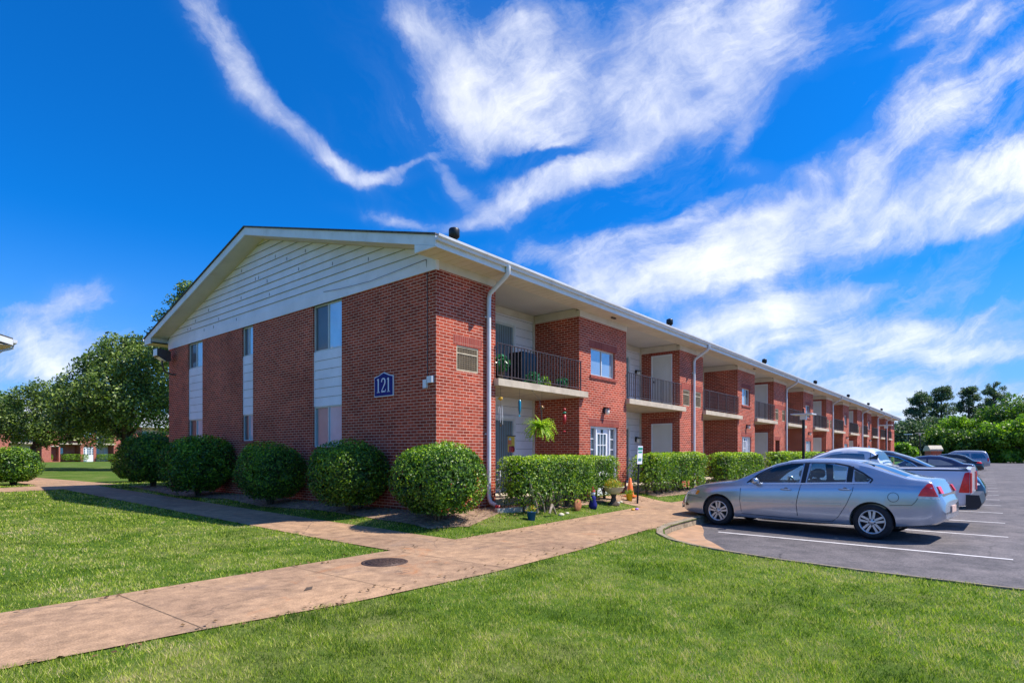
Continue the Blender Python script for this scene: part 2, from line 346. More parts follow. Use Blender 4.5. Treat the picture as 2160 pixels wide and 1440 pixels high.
mb.build('kerb', M['curb']); tag(bpy.context.scene.objects['kerb'], None, None, None, 'structure')
gl = CURVE[0:10]; wid = [0.05, 0.45, 0.62, 0.75, 0.85, 0.8, 0.62, 0.5, 0.36, 0.3]
gp = offs(gl, 1.0); far = [(g[0] + (h[0]-g[0]) * w, g[1] + (h[1]-g[1]) * w) for g, h, w in zip(gl, gp, wid)]
mb = MB()
for i in range(len(gl) - 1): mb.quad((*gl[i], GZL + 0.02), (*gl[i+1], GZL + 0.02), (*far[i+1], GZL + 0.005), (*far[i], GZL + 0.005))
tag(mb.build('gutter_pan', M['gutterpan']), None, None, None, 'structure')
# painted bay lines and the joints between the walk's slabs
mb = MB()
for k in range(24):
    x = 3.62 + 2.9 * k - (0.15 if k == 0 else 0)
    a0 = (x + 0.0, -4.7 if k == 0 else -4.1); a1 = (x - 0.22, -9.25)
    n = 26
    for j in range(n):
        p = [a0[i] + (a1[i] - a0[i]) * j / n for i in (0, 1)]; q_ = [a0[i] + (a1[i] - a0[i]) * (j + 1) / n for i in (0, 1)]
        w = 0.05 + 0.004 * random.uniform(-1, 1)
        mb.quad((p[0]-w, p[1], GZL+0.005), (p[0]+w, p[1], GZL+0.005), (q_[0]+w, q_[1], GZL+0.005), (q_[0]-w, q_[1], GZL+0.005))
tag(mb.build('lane_markings', M['line']), None, None, None, 'structure')
mb = MB()
def joint(a, b, w=0.006):
    a = Vector(a); b = Vector(b); t = (b - a).normalized(); nrm = Vector((-t.y, t.x)) * w / 2; n = max(2, int((b-a).length / 0.5))
    for j in range(n):
        p = a + (b - a) * j / n; q_ = a + (b - a) * (j + 1) / n
        mb.quad(*[(c.x, c.y, g1(c.x, c.y) + 0.0165) for c in (p - nrm, p + nrm, q_ + nrm, q_ - nrm)])
for x in (-22, -19, -16, -13, -10.3, -8.35, -6.35, -4.45, -2.85): joint((x + 0.08, -4.0 if x < -5 else -4.2), (x, -2.1))
for x in (-1.4, 0.6, 2.6, 4.6, 7.6, 10.6, 13.6, 16.6, 19.6): joint((x, -4.0 if x < 3 else -3.8), (x, -1.95))
for y in (-1.9, 0.2, 2.3, 4.4, 6.5, 8.6, 10.7, 12.8, 14.9): joint((-2.84, y), (-1.43, y))
tag(mb.build('slab_joints', M['stem']), None, None, None, 'structure')

# ------------------------------------------------------------------ grass blades
def blades(name, xs, ys, hs, ws, seed):
    g = np.random.default_rng(seed); n = len(xs)
    a = g.uniform(0, 2*np.pi, n); lean = g.uniform(0.2, 1.15, n) * hs; b = g.uniform(0, 2*np.pi, n)
    z = gz(xs, ys)
    v = np.empty((n, 3, 3), np.float32)
    dx, dy = np.cos(a) * ws / 2, np.sin(a) * ws / 2
    v[:, 0] = np.stack([xs - dx, ys - dy, z - 0.004], 1); v[:, 1] = np.stack([xs + dx, ys + dy, z - 0.004], 1)
    v[:, 2] = np.stack([xs + np.cos(b) * lean, ys + np.sin(b) * lean, z + hs], 1)
    me = bpy.data.meshes.new(name); me.vertices.add(3*n); me.loops.add(3*n); me.polygons.add(n)
    me.vertices.foreach_set('co', v.ravel()); me.loops.foreach_set('vertex_index', np.arange(3*n, dtype=np.int32))
    me.polygons.foreach_set('loop_start', np.arange(0, 3*n, 3, dtype=np.int32)); me.update(calc_edges=True)
    at = me.attributes.new('rnd', 'FLOAT', 'FACE'); at.data.foreach_set('value', (g.beta(1.0, 1.5, n)).astype(np.float32))
    me.materials.append(M['blade'])
    o = bpy.data.objects.new(name, me); COL.objects.link(o)
    return tag(o, 'short mown green grass with paler dry patches', 'grass', None, 'stuff')
CAMX, CAMY, CAMZ = -8.269, -8.978, 1.45
def lawn_ok(x, y):
    lot_out = [(-0.15 + p[0] * 1.0, p[1] + 0.14) for p in LOT]
    jx = .022*np.sin(x*7.3 + 2*np.sin(y*5.1)) + RNG.normal(0, .008, len(x)); jy = .022*np.sin(x*6.1 + y*3.3) + .015*np.sin(x*17) + RNG.normal(0, .008, len(x))
    ok = ~inpoly(x + jx, y + jy, WALK) & ~inpoly(x, y, LOT)
    for (ax, ay), (bx, by) in zip(CL, CL[1:]):
        L2 = (bx-ax)**2 + (by-ay)**2; tt = np.clip(((x-ax)*(bx-ax) + (y-ay)*(by-ay)) / L2, 0, 1)
        ok &= np.hypot(x-ax-tt*(bx-ax), y-ay-tt*(by-ay)) > 0.11
    bld = (x > 0.0) & (x < 76) & (y > 0.0) & (y < 15)
    for bp in (BED2, BED3): ok &= ~(inpoly(x, y, bp))
    ok &= ~(inpoly(x, y, BED1) & (RNG.random(len(x)) > 0.10))
    return ok & ~bld
def sample(n, r0, r1, a0, a1):
    r = r0 * (r1 / r0) ** RNG.random(n); a = R(50.2 * 0 + 0) + RNG.uniform(R(a0), R(a1), n)
    # heading of the view axis is (0.7681, 0.6403): 39.8 degrees above +X
    h = math.atan2(0.6403, 0.7681) + a
    return CAMX + r * np.cos(h), CAMY + r * np.sin(h), r
x, y, r = sample(820000, 2.9, 30.0, -52, 52)
k = lawn_ok(x, y); x, y, r = x[k], y[k], r[k]
tuft = .5 + .5*np.sin(x*9.1 + 3*np.sin(y*3.7)) * np.sin(y*8.3 + 3*np.sin(x*2.9)); tuft2 = .5 + .5*np.sin(x*2.3 + 2*np.sin(y*1.3)) * np.sin(y*2.7 + 2*np.sin(x*1.1)); kp = RNG.random(len(x)) < .45 + .55*tuft; x, y, r, tuft, tuft2 = x[kp], y[kp], r[kp], tuft[kp], tuft2[kp]
h = RNG.uniform(0.010, 0.036, len(x)) * (.65 + .55*tuft + .35*tuft2) * (1 + 0.35 * np.clip((r - 8) / 20, 0, 1)); w = np.maximum(0.0044, 0.00105 * r) * RNG.uniform(0.6, 1.5, len(x))
blades('grass', x, y, h, w, 3)
EXPO = 0.68; CLOUDK = 1.0
# ------------------------------------------------------------------ the long apartment building
def wall(mb, p0, ud, L, z0, z1, holes=(), nd=(0, 1), depth=0.12):
    """vertical wall from p0 along ud with rectangular openings; reveals go along nd"""
    xs = sorted({0.0, L} | {h[0] for h in holes} | {h[1] for h in holes}); zs = sorted({z0, z1} | {h[2] for h in holes} | {h[3] for h in holes})
    P = lambda a, z, d=0.0: (p0[0] + ud[0]*a + nd[0]*d, p0[1] + ud[1]*a + nd[1]*d, z)
    for i in range(len(xs)-1):
        for j in range(len(zs)-1):
            a, b, c, d = xs[i], xs[i+1], zs[j], zs[j+1]
            if any(h[0] <= (a+b)/2 <= h[1] and h[2] <= (c+d)/2 <= h[3] for h in holes): continue
            mb.quad(P(a, c), P(b, c), P(b, d), P(a, d))
    for a, b, c, d in holes:
        mb.quad(P(a, c), P(a, c, depth), P(a, d, depth), P(a, d)); mb.quad(P(b, c), P(b, d), P(b, d, depth), P(b, c, depth))
        mb.quad(P(a, c), P(b, c), P(b, c, depth), P(a, c, depth)); mb.quad(P(a, d), P(a, d, depth), P(b, d, depth), P(b, d))
BL = empty('apartment_building', (0, 0, 0), 0, 'long two storey red brick apartment block with white siding gable and tan balconies', 'building')
ZF, ZS = 5.37, 5.55              # underside of the frieze board, soffit
GV = 14.65                       # depth of the building
UE = 75.5
# kinds of piers along the front (Y=0)
PIERS = [(0, 1.89, 'corner'), (5.49, 8.24, 'stair'), (12.38, 14.66, 'ac2'), (18.84, 21.35, 'stair'), (24.61, 27.05, 'shed'), (31.03, 33.59, 'stair'),
         (37.54, 39.64, 'ac2'), (43.62, 46.14, 'stair'), (49.99, 52.43, 'shed'), (55.3, 57.9, 'stair'), (61.5, 63.6, 'ac1'), (67.36, 69.68, 'ac1'), (72.3, UE, 'ac1')]
RD = 1.65
bw = MB(); sold = []
def box_obj(name, mat, parent, *b): m = MB(); m.box(*b); return m.build(name, mat, parent)
def window(parent, x0, x1, z0, z1, y, side, mats, fr=0.035, name='window'):
    """sliding window: frame mesh with two panes; side 'y' faces -Y at depth y, side 'x' faces -X at depth y"""
    def S(m, a0, a1, d0, d1, c0, c1):
        if side == 'y': m.box(a0, a1, d0, d1, c0, c1)
        else: m.box(d0, d1, a0, a1, c0, c1)
    m = MB(); xm = (x0 + x1) / 2
    S(m, x0, x0+fr, y, y+.05, z0, z1); S(m, x1-fr, x1, y, y+.05, z0, z1); S(m, x0+fr, x1-fr, y, y+.05, z0, z0+fr); S(m, x0+fr, x1-fr, y, y+.05, z1-fr, z1)
    S(m, xm-.018, xm+.018, y-.004, y+.05, z0+fr, z1-fr)
    w = m.build(name, M['alu'], parent)
    for k, (a, b) in enumerate(((x0+fr, xm-.018), (xm+.018, x1-fr))):
        p = MB(); S(p, a, b, y+.02 + .012*k, y+.03 + .012*k, z0+fr, z1-fr); p.build('pane', M[mats[k]], w)
    return w
def soldier(parent, x0, x1, z0, z1, y=-0.004, side='y', name='lintel'):
    m = MB()
    if side == 'y': m.box(x0, x1, y, y+0.05, z0, z1)
    else: m.box(y, y+0.05, x0, x1, z0, z1)
    o = m.build(name, M['soldier'], parent)
    return o
def grille(parent, x0, x1, z0, z1, y=-0.02):
    m = MB(); m.use(M['grille']); f = .035
    m.box(x0, x0+f, y, y+.04, z0, z1); m.box(x1-f, x1, y, y+.04, z0, z1); m.box(x0+f, x1-f, y, y+.04, z0, z0+f); m.box(x0+f, x1-f, y, y+.04, z1-f, z1)
    zt = z1 - (z1-z0)*.28; m.box(x0+f, x1-f, y, y+.035, zt-.02, zt+.005)
    n = 11
    for k in range(n): z = z0+f + (z1-z0-2*f)*(k+.5)/n; m.use(M['slat']); m.box(x0+f, x1-f, y+.008, y+.02, z-.009, z+.009)
    for k in range(1, 8): x = x0+f + (x1-x0-2*f)*k/8; m.box(x-.005, x+.005, y+.004, y+.008, z0+f, z1-f)
    m.use(M['grilledark']); m.box(x0+f, x1-f, y+.035, y+.045, z0+f, z1-f)
    return m.build('air_grille', None, parent)
def wall_light(parent, x, z, y=0.0):
    m = MB(); m.use(M['black']); m.box(x-.06, x+.06, y-.03, y, z-.02, z+.16); m.prism([(x-.08, y-.03, z+.14), (x+.08, y-.03, z+.14), (x+.08, y-.19, z+.10), (x-.08, y-.19, z+.10)], (0, 0, .03))
    m.use(M['lamp']); m.lathe((x, y-.11, z-.06), [(0, 0), (.05, .01), (.065, .06), (.06, .17), (0, .17)], n=12)
    return m.build('wall_light', None, parent)
def entry_door(parent, x0, x1, z1, y=0.10):
    """white unit: door with a nine pane light between two sidelights"""
    W_ = x1 - x0; a, b = x0 + W_*.27, x1 - W_*.27; z0 = 0.2
    m = MB(); f = .05
    m.box(x0, x0+f, y-.05, y+.06, z0, z1); m.box(x1-f, x1, y-.05, y+.06, z0, z1); m.box(x0+f, x1-f, y-.05, y+.06, z1-f, z1); m.box(a-f, a, y-.05, y+.06, z0, z1-f); m.box(b, b+f, y-.05, y+.06, z0, z1-f)
    m.box(x0+f, a-f, y, y+.04, z0, z0+.75); m.box(b+f, x1-f, y, y+.04, z0, z0+.75)
    fr = m.build('entry_door', M['winwhite'], parent)
    d = MB(); d.use(M['winwhite']); zb, zt = z0+.85, z1-.22; ga, gb = a+.12, b-.12
    d.box(a, ga, y, y+.045, z0, z1-f); d.box(gb, b, y, y+.045, z0, z1-f); d.box(ga, gb, y, y+.045, z0, zb); d.box(ga, gb, y, y+.045, zt, z1-f)
    for k in (1, 2): d.box(ga + (gb-ga)*k/3-.012, ga + (gb-ga)*k/3+.012, y+.002, y+.03, zb, zt); d.box(ga, gb, y+.004, y+.028, zb+(zt-zb)*k/3-.012, zb+(zt-zb)*k/3+.012)
    d.use(M['black']); d.box((a+b)/2-.06, (a+b)/2+.06, y-.006, y, z1-.19, z1-.08)
    d.build('door_leaf', None, fr)
    p = MB(); p.box(ga, gb, y+.032, y+.04, zb, zt)
    for s0, s1 in ((x0+f, a-f), (b+f, x1-f)): p.box(s0, s1, y+.03, y+.04, z0+.75, z1-f)
    p.build('pane', M['pane_dark'], fr)
    for s0, s1 in ((x0+f, a-f), (b+f, x1-f)):
        for k in range(1, 4): zz = z0+.75 + (z1-f-z0-.75)*k/4; g = MB(); g.box(s0, s1, y+.01, y+.028, zz-.012, zz+.012); g.build('glazing_bar', M['winwhite'], fr)
    h = MB(); h.lathe((b-.07, y-.03, z0+.98), [(0, -.02), (.03, -.015), (.03, .01), (.015, .03)], axis='y', n=10); h.build('handle', M['alu'], fr)
    return fr
def slide_door(parent, x0, x1, z0, z1, mats, y=RD-.03):
    m = MB(); f = .07; xm = (x0+x1)/2
    m.box(x0-f, x0, y-.03, y+.04, z0, z1+f); m.box(x1, x1+f, y-.03, y+.04, z0, z1+f); m.box(x0, x1, y-.03, y+.04, z1, z1+f)
    o = m.build('sliding_door', M['winwhite'], parent)
    s = MB(); s.box(x0, x0+.05, y-.01, y+.02, z0, z1); s.box(xm-.03, xm+.03, y-.012, y+.02, z0, z1); s.box(x1-.05, x1, y-.01, y+.02, z0, z1); s.box(x0+.05, xm-.03, y-.01, y+.02, z0, z0+.06); s.box(xm+.03, x1-.05, y-.01, y+.02, z0, z0+.06); s.box(x0+.05, xm-.03, y-.01, y+.02, z1-.06, z1); s.box(xm+.03, x1-.05, y-.01, y+.02, z1-.06, z1)
    s.build('door_frame', M['alu'], o)
    for k, (a, b) in enumerate(((x0+.05, xm-.03), (xm+.03, x1-.05))):
        p = MB(); p.box(a, b, y+.002, y+.012, z0+.06, z1-.06); p.build('pane', M[mats[k]], o)
        if mats[k] == 'pane_curtain':
            for q in range(1, 9): p2 = MB()
            c = MB()
            for q in range(1, 10): xx = a + (b-a)*q/10; c.box(xx-.008, xx+.008, y-.003, y+.001, z0+.08, z1-.08)
            c.build('blind_slat', M['grilledark'] if z0 < 2 else M['pane_dark'], o)
    return o
def laps(mb, p0, ud, L, z0, z1, nd, step=0.235, out=0.014, mat='siding'):
    """lapped boards: each leans out at its foot"""
    n = max(1, round((z1-z0)/step)); st = (z1-z0)/n
    P = lambda a, z, d: (p0[0]+ud[0]*a-nd[0]*d, p0[1]+ud[1]*a-nd[1]*d, z)
    for k in range(n):
        za, zb = z0 + st*k, z0 + st*(k+1)
        if k: mb.use(M['conduit_lap_shade']); mb.quad(P(0, za-.008, .006), P(L, za-.008, .006), P(L, za, .006), P(0, za, .006))  # dark strip painted below each board in place of the lap's shade
        mb.use(M[mat])
        mb.quad(P(0, za, out), P(L, za, out), P(L, zb, 0.002), P(0, zb, 0.002)); mb.quad(P(0, za, out), P(0, za, -.01), P(L, za, -.01), P(L, za, out))
front_windows = []
for u0, u1, kind in PIERS:
    L = u1 - u0; holes = []
    if kind == 'stair':
        a0, a1 = .62, L-.72; w0, w1 = .6, L-.55
        holes = [(a0, a1, 3.77, 4.58), (w0, w1, .0, 2.27)]
        window(BL, u0+a0, u0+a1, 3.77, 4.58, .07, 'y', ('pane_mirror', 'pane_mirror') if u0 < 10 else ('pane_blind', 'pane_dark'), .04)
        soldier(BL, u0+a0-.1, u0+a1+.1, 4.585, 4.79); soldier(BL, u0+a0-.06, u0+a1+.06, 3.68, 3.765, -.04, name='sill')
        entry_door(BL, u0+w0, u0+w1, 2.27); soldier(BL, u0+w0-.08, u0+w1+.08, 2.275, 2.49)
        wall_light(BL, u0+L*.5, 2.70)
    elif kind == 'corner':
        holes = [(.60, 1.30, 3.28, 3.84)]; grille(BL, .6, 1.3, 3.28, 3.84, .012); soldier(BL, .50, 1.42, 3.845, 4.06)
    elif kind in ('ac2', 'shed', 'ac1'):
        hs = [(.30, .92), (L-.80, L-.22)] if kind != 'ac1' else [(.3, .9)]
        for a, b in hs: holes.append((a, b, 3.30, 3.92)); grille(BL, u0+a, u0+b, 3.30, 3.92, .012)
        soldier(BL, u0+.12, u0+L-.12, 3.925, 4.13)
        if kind == 'shed': holes.append((.30, 1.15, 0.0, 2.2)); soldier(BL, u0+.2, u0+1.25, 2.205, 2.4)
    wall(bw, (u0, 0), (1, 0), L, -.1, ZF, holes, (0, 1), 1.0 if kind == 'shed' else .16)
    if kind == 'shed': bw.box(u0+.3, u0+1.15, .98, 1.0, 0, 2.2)
    # side walls of the pier, back to the recessed wall
    if u0 > 0:
        ds = kind != 'stair'
        hh = [(.30, 1.16, 3.22, 5.25), (.30, 1.16, .39, 2.62)] if kind in ('ac2', 'shed') else []
        wall(bw, (u0, 0), (0, 1), RD, -.1, ZF, hh, (1, 0), .06)
        for a, b, c, d in hh:
            f = MB(); f.box(u0-.02, u0+.03, a, a+.05, c, d); f.box(u0-.02, u0+.03, b-.05, b, c, d); f.box(u0-.02, u0+.03, a+.05, b-.05, d-.05, d)
            fo = f.build('storage_door', M['winwhite'], BL)
            box_obj('door_leaf', M['door'], fo, u0+.02, u0+.05, a+.05, b-.05, c, d-.05)
            box_obj('handle', M['black'], fo, u0-.03, u0+.02, b-.14, b-.09, c+.98, c+1.05)
            soldier(BL, a-.1, b+.1, d+.005, min(d+.2, ZF-.005), u0-.004, 'x')
    if u1 < UE: wall(bw, (u1, 0), (0, 1), RD, -.1, ZF, (), (-1, 0))
    # frieze board over the pier
for u0, u1, kind in PIERS:
    fz = MB(); fz.box(u0, u1, -.025, .10, ZF, ZS-.006)
    if u0 > 0: fz.box(u0-.02, u0+.05, .105, RD, ZF, 5.60)
    if u1 < UE: fz.box(u1-.05, u1+.02, .105, RD, ZF, 5.60)
    fz.build('frieze_board', M['cream'], BL)
# gable wall (X=0) with three full height openings holding windows over and under a siding panel
GH = [(11.68, 12.88, 1.85, 4.45, 2.66), (8.08, 8.78, 1.85, 4.45, 2.66), (3.45, 4.77, 1.63, 4.13, 2.69)]
wall(bw, (0, 0), (0, 1), GV, -.1, ZF-.02, [(a, b, z0, ZF-.03) for a, b, z0, zu, zl in GH], (1, 0), .14)
for a, b, z0, zu, zl in GH:
    big = b - a > 1.25
    window(BL, a, b, zu, ZF-.03, .05, 'x', ('pane_blind', 'pane_screen'))
    window(BL, a, b, z0, zl, .05, 'x', ('pane_gable', 'pane_screen' if not big else 'pane_curtain'))
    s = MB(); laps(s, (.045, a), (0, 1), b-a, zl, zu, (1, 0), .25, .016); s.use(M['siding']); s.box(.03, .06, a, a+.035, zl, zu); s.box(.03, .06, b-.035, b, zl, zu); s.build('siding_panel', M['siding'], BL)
    soldier(BL, a-.05, b+.05, z0-.08, z0-.003, -.03, 'x', 'sill')
wall(bw, (0, GV), (1, 0), UE, -.1, ZF, (), (0, -1)); wall(bw, (UE, 0), (0, 1), GV, -.1, ZF, (), (-1, 0))
bw.build('brick_wall', M['brick'], BL)
# gable siding: boards clipped by the roof slope
RY, RZ, EZ_ = 7.4, 7.93, 5.76      # ridge line and eave height of the roof top
sl = (RZ - EZ_) / (RY + .6)
def under(y): return EZ_ + sl * (RY + .6 - abs(y - RY)) - .195
for X, nd in ((0.0, 1), (UE, -1)):
    g = MB(); gp = MB(); z = 5.58; st = .205; k = 0
    g.box(X-.03*nd, X+.06*nd, -.029, GV, ZF-.03, 5.59)
    while z < under(RY) - .02:
        zt = min(z + st, under(RY))
        hw0 = (under(RY) - z) / sl; hw1 = max(0.02, (under(RY) - zt) / sl)
        o0, o1 = -.030*nd, -.006*nd
        c0 = min(hw0, RY-.0); c1 = min(hw1, RY-.0)
        g.quad((X+o0, RY-c0, z), (X+o0, RY+c0, z), (X+o1, RY+c1, zt), (X+o1, RY-c1, zt))
        g.quad((X+o0, RY-c0, z), (X+.02*nd, RY-c0, z), (X+.02*nd, RY+c0, z), (X+o0, RY+c0, z))
        if k: gp.box(X-.034*nd, X-.008*nd, RY-c0+.02, RY+c0-.02, z-.009, z-.001)  # grey strip under each lap, a painted shadow line
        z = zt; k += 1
    g.build('gable_siding', M['siding'], BL); gp.build('lap_shade_strip', M['lap_shade'], BL)
if True:                           # board joints on the near gable
    j = MB(); rr = random.Random(5)
    for k in range(8):
        zz = 5.59 + .205*k
        for q in range(2 + (k < 4)):
            yy = RY + rr.uniform(-1, 1) * max(0.3, (under(RY) - zz)/sl - 1.0); j.box(-.034, -.028, yy-.007, yy+.007, zz+.01, zz+.10)
    j.build('board_joint', M['conduit_lap_shade'], BL)
# roof, rake boards, soffits, fascia, gutters
X0, X1, Y0, Y1 = -.57, UE+.57, -.60, 2*RY+.60
rf = MB(); top = lambda y: EZ_ + sl*(RY+.6 - abs(y-RY))
T = .09
for a, b in ((Y0-.03, RY), (RY, Y1+.03)):
    rf.prism([(X0-.04, a, top(a)), (X0-.04, b, top(b)), (X0-.04, b, top(b)+.035), (X0-.04, a, top(a)+.035)], (X1-X0+.08, 0, 0))
roof = rf.build('roof', M['shingle'], BL)
for X in (X0, X1-.035):
    rk = MB()
    for a, b in ((Y0, RY), (RY, Y1)):
        rk.prism([(X, a, top(a)-.215), (X, b, top(b)-.215), (X, b, top(b)-.003), (X, a, top(a)-.003)], (.035, 0, 0))
    for a, s in ((Y0, 1), (Y1, -1)):                                  # boxed returns at the eaves
        rk.prism([(X-.006, a, ZS-.02), (X-.006, a+s*.62, ZS-.02), (X-.006, a+s*.62, top(a+s*.62)-.22), (X-.006, a, top(a)-.22)], (.035, 0, 0))
    rk.build('rake_board', M['white'], BL)
sf = MB()
for xa, xb in ((X0+.035, .0), (UE, X1-.035)):
    for a, b in ((Y0+.62, RY), (RY, Y1-.62)):
        sf.quad((xa, a, top(a)-.19), (xb, a, top(a)-.19), (xb, b, top(b)-.19), (xa, b, top(b)-.19))

    for a in (Y0+.60, Y1-.62): sf.box(xa-.02, xb, a, a+.02, ZS-.003, top(a)-.10)
sf.box(X0+.03, X1-.03, Y0+.035, .0, ZS-.004, ZS+.02); sf.box(X0+.03, 0, 0, Y0+.62, ZS-.004, ZS+.02)
sf.box(X0+.03, X1-.03, GV, Y1-.035, ZS-.004, ZS+.02); sf.box(X0+.03, 0, Y1-.62, GV, ZS-.004, ZS+.02)
for k in range(int((X1-X0)/.3)): pass
sf.build('soffit', M['cream'], BL)
sv = MB()
for k in range(330): x = X0 + .1 + .23*k; sv.box(x, x+.008, Y0+.04, -.03, ZS-.0065, ZS-.0045)
sv.build('soffit_groove', M['grille'], BL)
fa = MB()
for a, b in ((Y0, Y0+.03), (Y1-.03, Y1)): fa.box(X0+.036, X1-.036, a, b, ZS-.02, EZ_-.01)
fa.build('fascia', M['white'], BL)
for ys in (Y0, Y1):
    s = -1 if ys < 0 else 1; gt = MB()
    pr = [(ys+s*.002, EZ_-.01), (ys+s*.002, EZ_-.11), (ys+s*.07, EZ_-.12), (ys+s*.085, EZ_-.075), (ys+s*.12, EZ_-.045), (ys+s*.125, EZ_-.0), (ys+s*.11, EZ_-.0), (ys+s*.108, EZ_-.035), (ys+s*.06, EZ_-.06), (ys+s*.015, EZ_-.05), (ys+s*.015, EZ_-.01)]
    gt.prism([(X0-.02, y, z) for y, z in pr], (X1-X0+.04, 0, 0)); gt.build('gutter', M['gutter'], BL)
sp = MB(); w = .048
def spout(u, kick=True, top_dx=.35):
    m = MB()
    def bar(a, b, wa=.045, wb=.035):
        a = Vector(a); b = Vector(b); m.tube([a, b], [.05, .05], 4, True, False)
    pts = [(u+.0, Y0-.06, 5.67), (u, Y0-.055, 5.52), (u, Y0+.02, 5.44), (u, -.11, 5.16), (u, -.075, 5.06), (u, -.07, 4.9), (u, -.07, .62), (u, -.08, .45)]
    if kick: pts += [(u, -.13, .33), (u, -.30, .27)]
    else: pts += [(u, -.075, .2)]
    m.tube(pts, .052, 12)
    for z in (1.9, 4.6): m.box(u-.075, u+.075, -.03, -.004, z, z+.03)
    return m.build('downspout', M['gutter'], BL)
for u in (1.58, 13.57, 26.9, 39.5, 52.3, 61.65, 68.2): spout(u, u < 2)
# balconies between the piers
for i in range(len(PIERS)-1):
    xa, xb = PIERS[i][1], PIERS[i+1][0]; nxt = PIERS[i+1][2]
    s = MB(); s.box(xa-.06, xb+.24, -.15, -.003, 3.06, 3.225); s.box(xa, xb, -.003, RD-.003, 3.06, 3.225); s.build('balcony_slab', M['slab'], BL)
    box_obj('ceiling', M['ceil'], BL, xa, xb, 0, RD, 5.61, 5.64)
    box_obj('porch_slab', M['slab'], BL, xa, xb, -.02, RD-.003, .05, .38)
    b = MB()                                                          # recessed wall of lapped siding
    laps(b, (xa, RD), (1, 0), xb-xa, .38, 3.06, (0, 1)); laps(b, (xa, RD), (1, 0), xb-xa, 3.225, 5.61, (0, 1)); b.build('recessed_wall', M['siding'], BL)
    t = MB(); t.box(xa+.05, xb-.05, RD-.05, RD-.016, 5.42, 5.6); t.box(xb-.06, xb-.003, RD-.07, RD-.016, .38, 3.055); t.box(xb-.06, xb-.003, RD-.07, RD-.016, 3.23, 5.4); t.build('corner_trim', M['cream'], BL)
    if i % 2 == 0: d0, d1 = (2.4, 4.52) if i == 0 else (xa+.5, xb-1.0)
    else: d0, d1 = (9.1, 11.42) if i == 1 else (xa+.6, xb-.95)
    slide_door(BL, d0, d1, 3.23, 5.16, ('pane_curtain', 'pane_curtain')); slide_door(BL, d0, d1, .385, 2.46, ('pane_curtain', 'pane_curtain') if i == 0 else ('pane_curtain', 'pane_dark'))
    lx = (d1 + xb) / 2 + .1
    if i: wall_light(BL, lx, 4.55, RD-.016); wall_light(BL, lx, 1.95, RD-.016)
    r = MB(); z0, z1 = 3.30, 4.08; ya = -.055
    r.box(xa-.0, xb+.0, ya-.018, ya+.018, z1-.018, z1); r.box(xa, xb, ya-.012, ya+.012, z0, z0+.018)
    n = int((xb-xa)/.125)
    for k in range(n+1):
        x = xa + .012 + (xb-xa-.024)*k/n; q = .015 if k % 8 == 4 else .009
        r.box(x-q, x+q, ya-q, ya+q, z0+.018 if q < .012 else 3.225, z1-.018)
    r.build('railing', M['iron'], BL)
for k, u in enumerate((1.56, 13.8, 26.6, 39.2, 52.2, 63.6, 73.4)):
    v = MB(); z = top(1.05); v.lathe((u, 1.05, z-.05), [(.075, -.1), (.075, .52), (.082, .53), (.115, .56), (.135, .58), (.135, .74), (.12, .77), (.05, .80), (0, .80)], n=20)
    v.build('roof_vent', M['black'], roof)
for u in (6.9, 20.3, 32.4, 44.9):                                      # small soffit nests / fixtures
    v = MB(); v.box(u-.11, u+.11, -.33, -.27, ZS-.045, ZS-.008); v.build('soffit_fixture', M['iron'], BL)
# cable and junction boxes down the gable
m = MB(); m.tube([(-.035, .27, 5.6), (-.012, .27, 5.3), (-.012, .26, 3.05)], .009, 6); m.tube([(-.04, 4.2, 5.62), (-.06, 3.4, 5.55), (-.07, 2.2, 5.5), (-.06, 1.0, 5.56), (-.04, .27, 5.6)], .006, 5)
m.build('cable', M['conduit_lap_shade'], BL)
m = MB(); m.box(-.07, -.002, .06, .22, 2.96, 3.10); m.box(-.06, -.002, .25, .36, 2.86, 3.04); m.build('junction_box', M['plastic_white'], BL)
# flood light on a gooseneck at the far corner
m = MB(); m.tube([(0, 14.0, 4.36), (-.12, 14.05, 4.36), (-.34, 14.12, 4.46), (-.40, 14.15, 4.70), (-.40, 14.15, 4.86)], .03, 8); m.use(M['black']) if m.mats else None
fl = m.build('flood_light', M['iron'], BL)
m = MB(); m.prism([(-.18, 13.95, 5.18), (-.62, 13.95, 5.26), (-.62, 13.95, 4.98), (-.30, 13.95, 4.80), (-.18, 13.95, 4.84)], (0, .42, 0)); m.build('lamp_housing', M['iron'], fl)
m = MB(); m.prism([(-.626, 13.98, 5.23), (-.636, 13.98, 5.0), (-.35, 13.98, 4.80), (-.33, 13.98, 4.82)], (0, .36, 0)); m.build('lens', M['lamp'], fl)

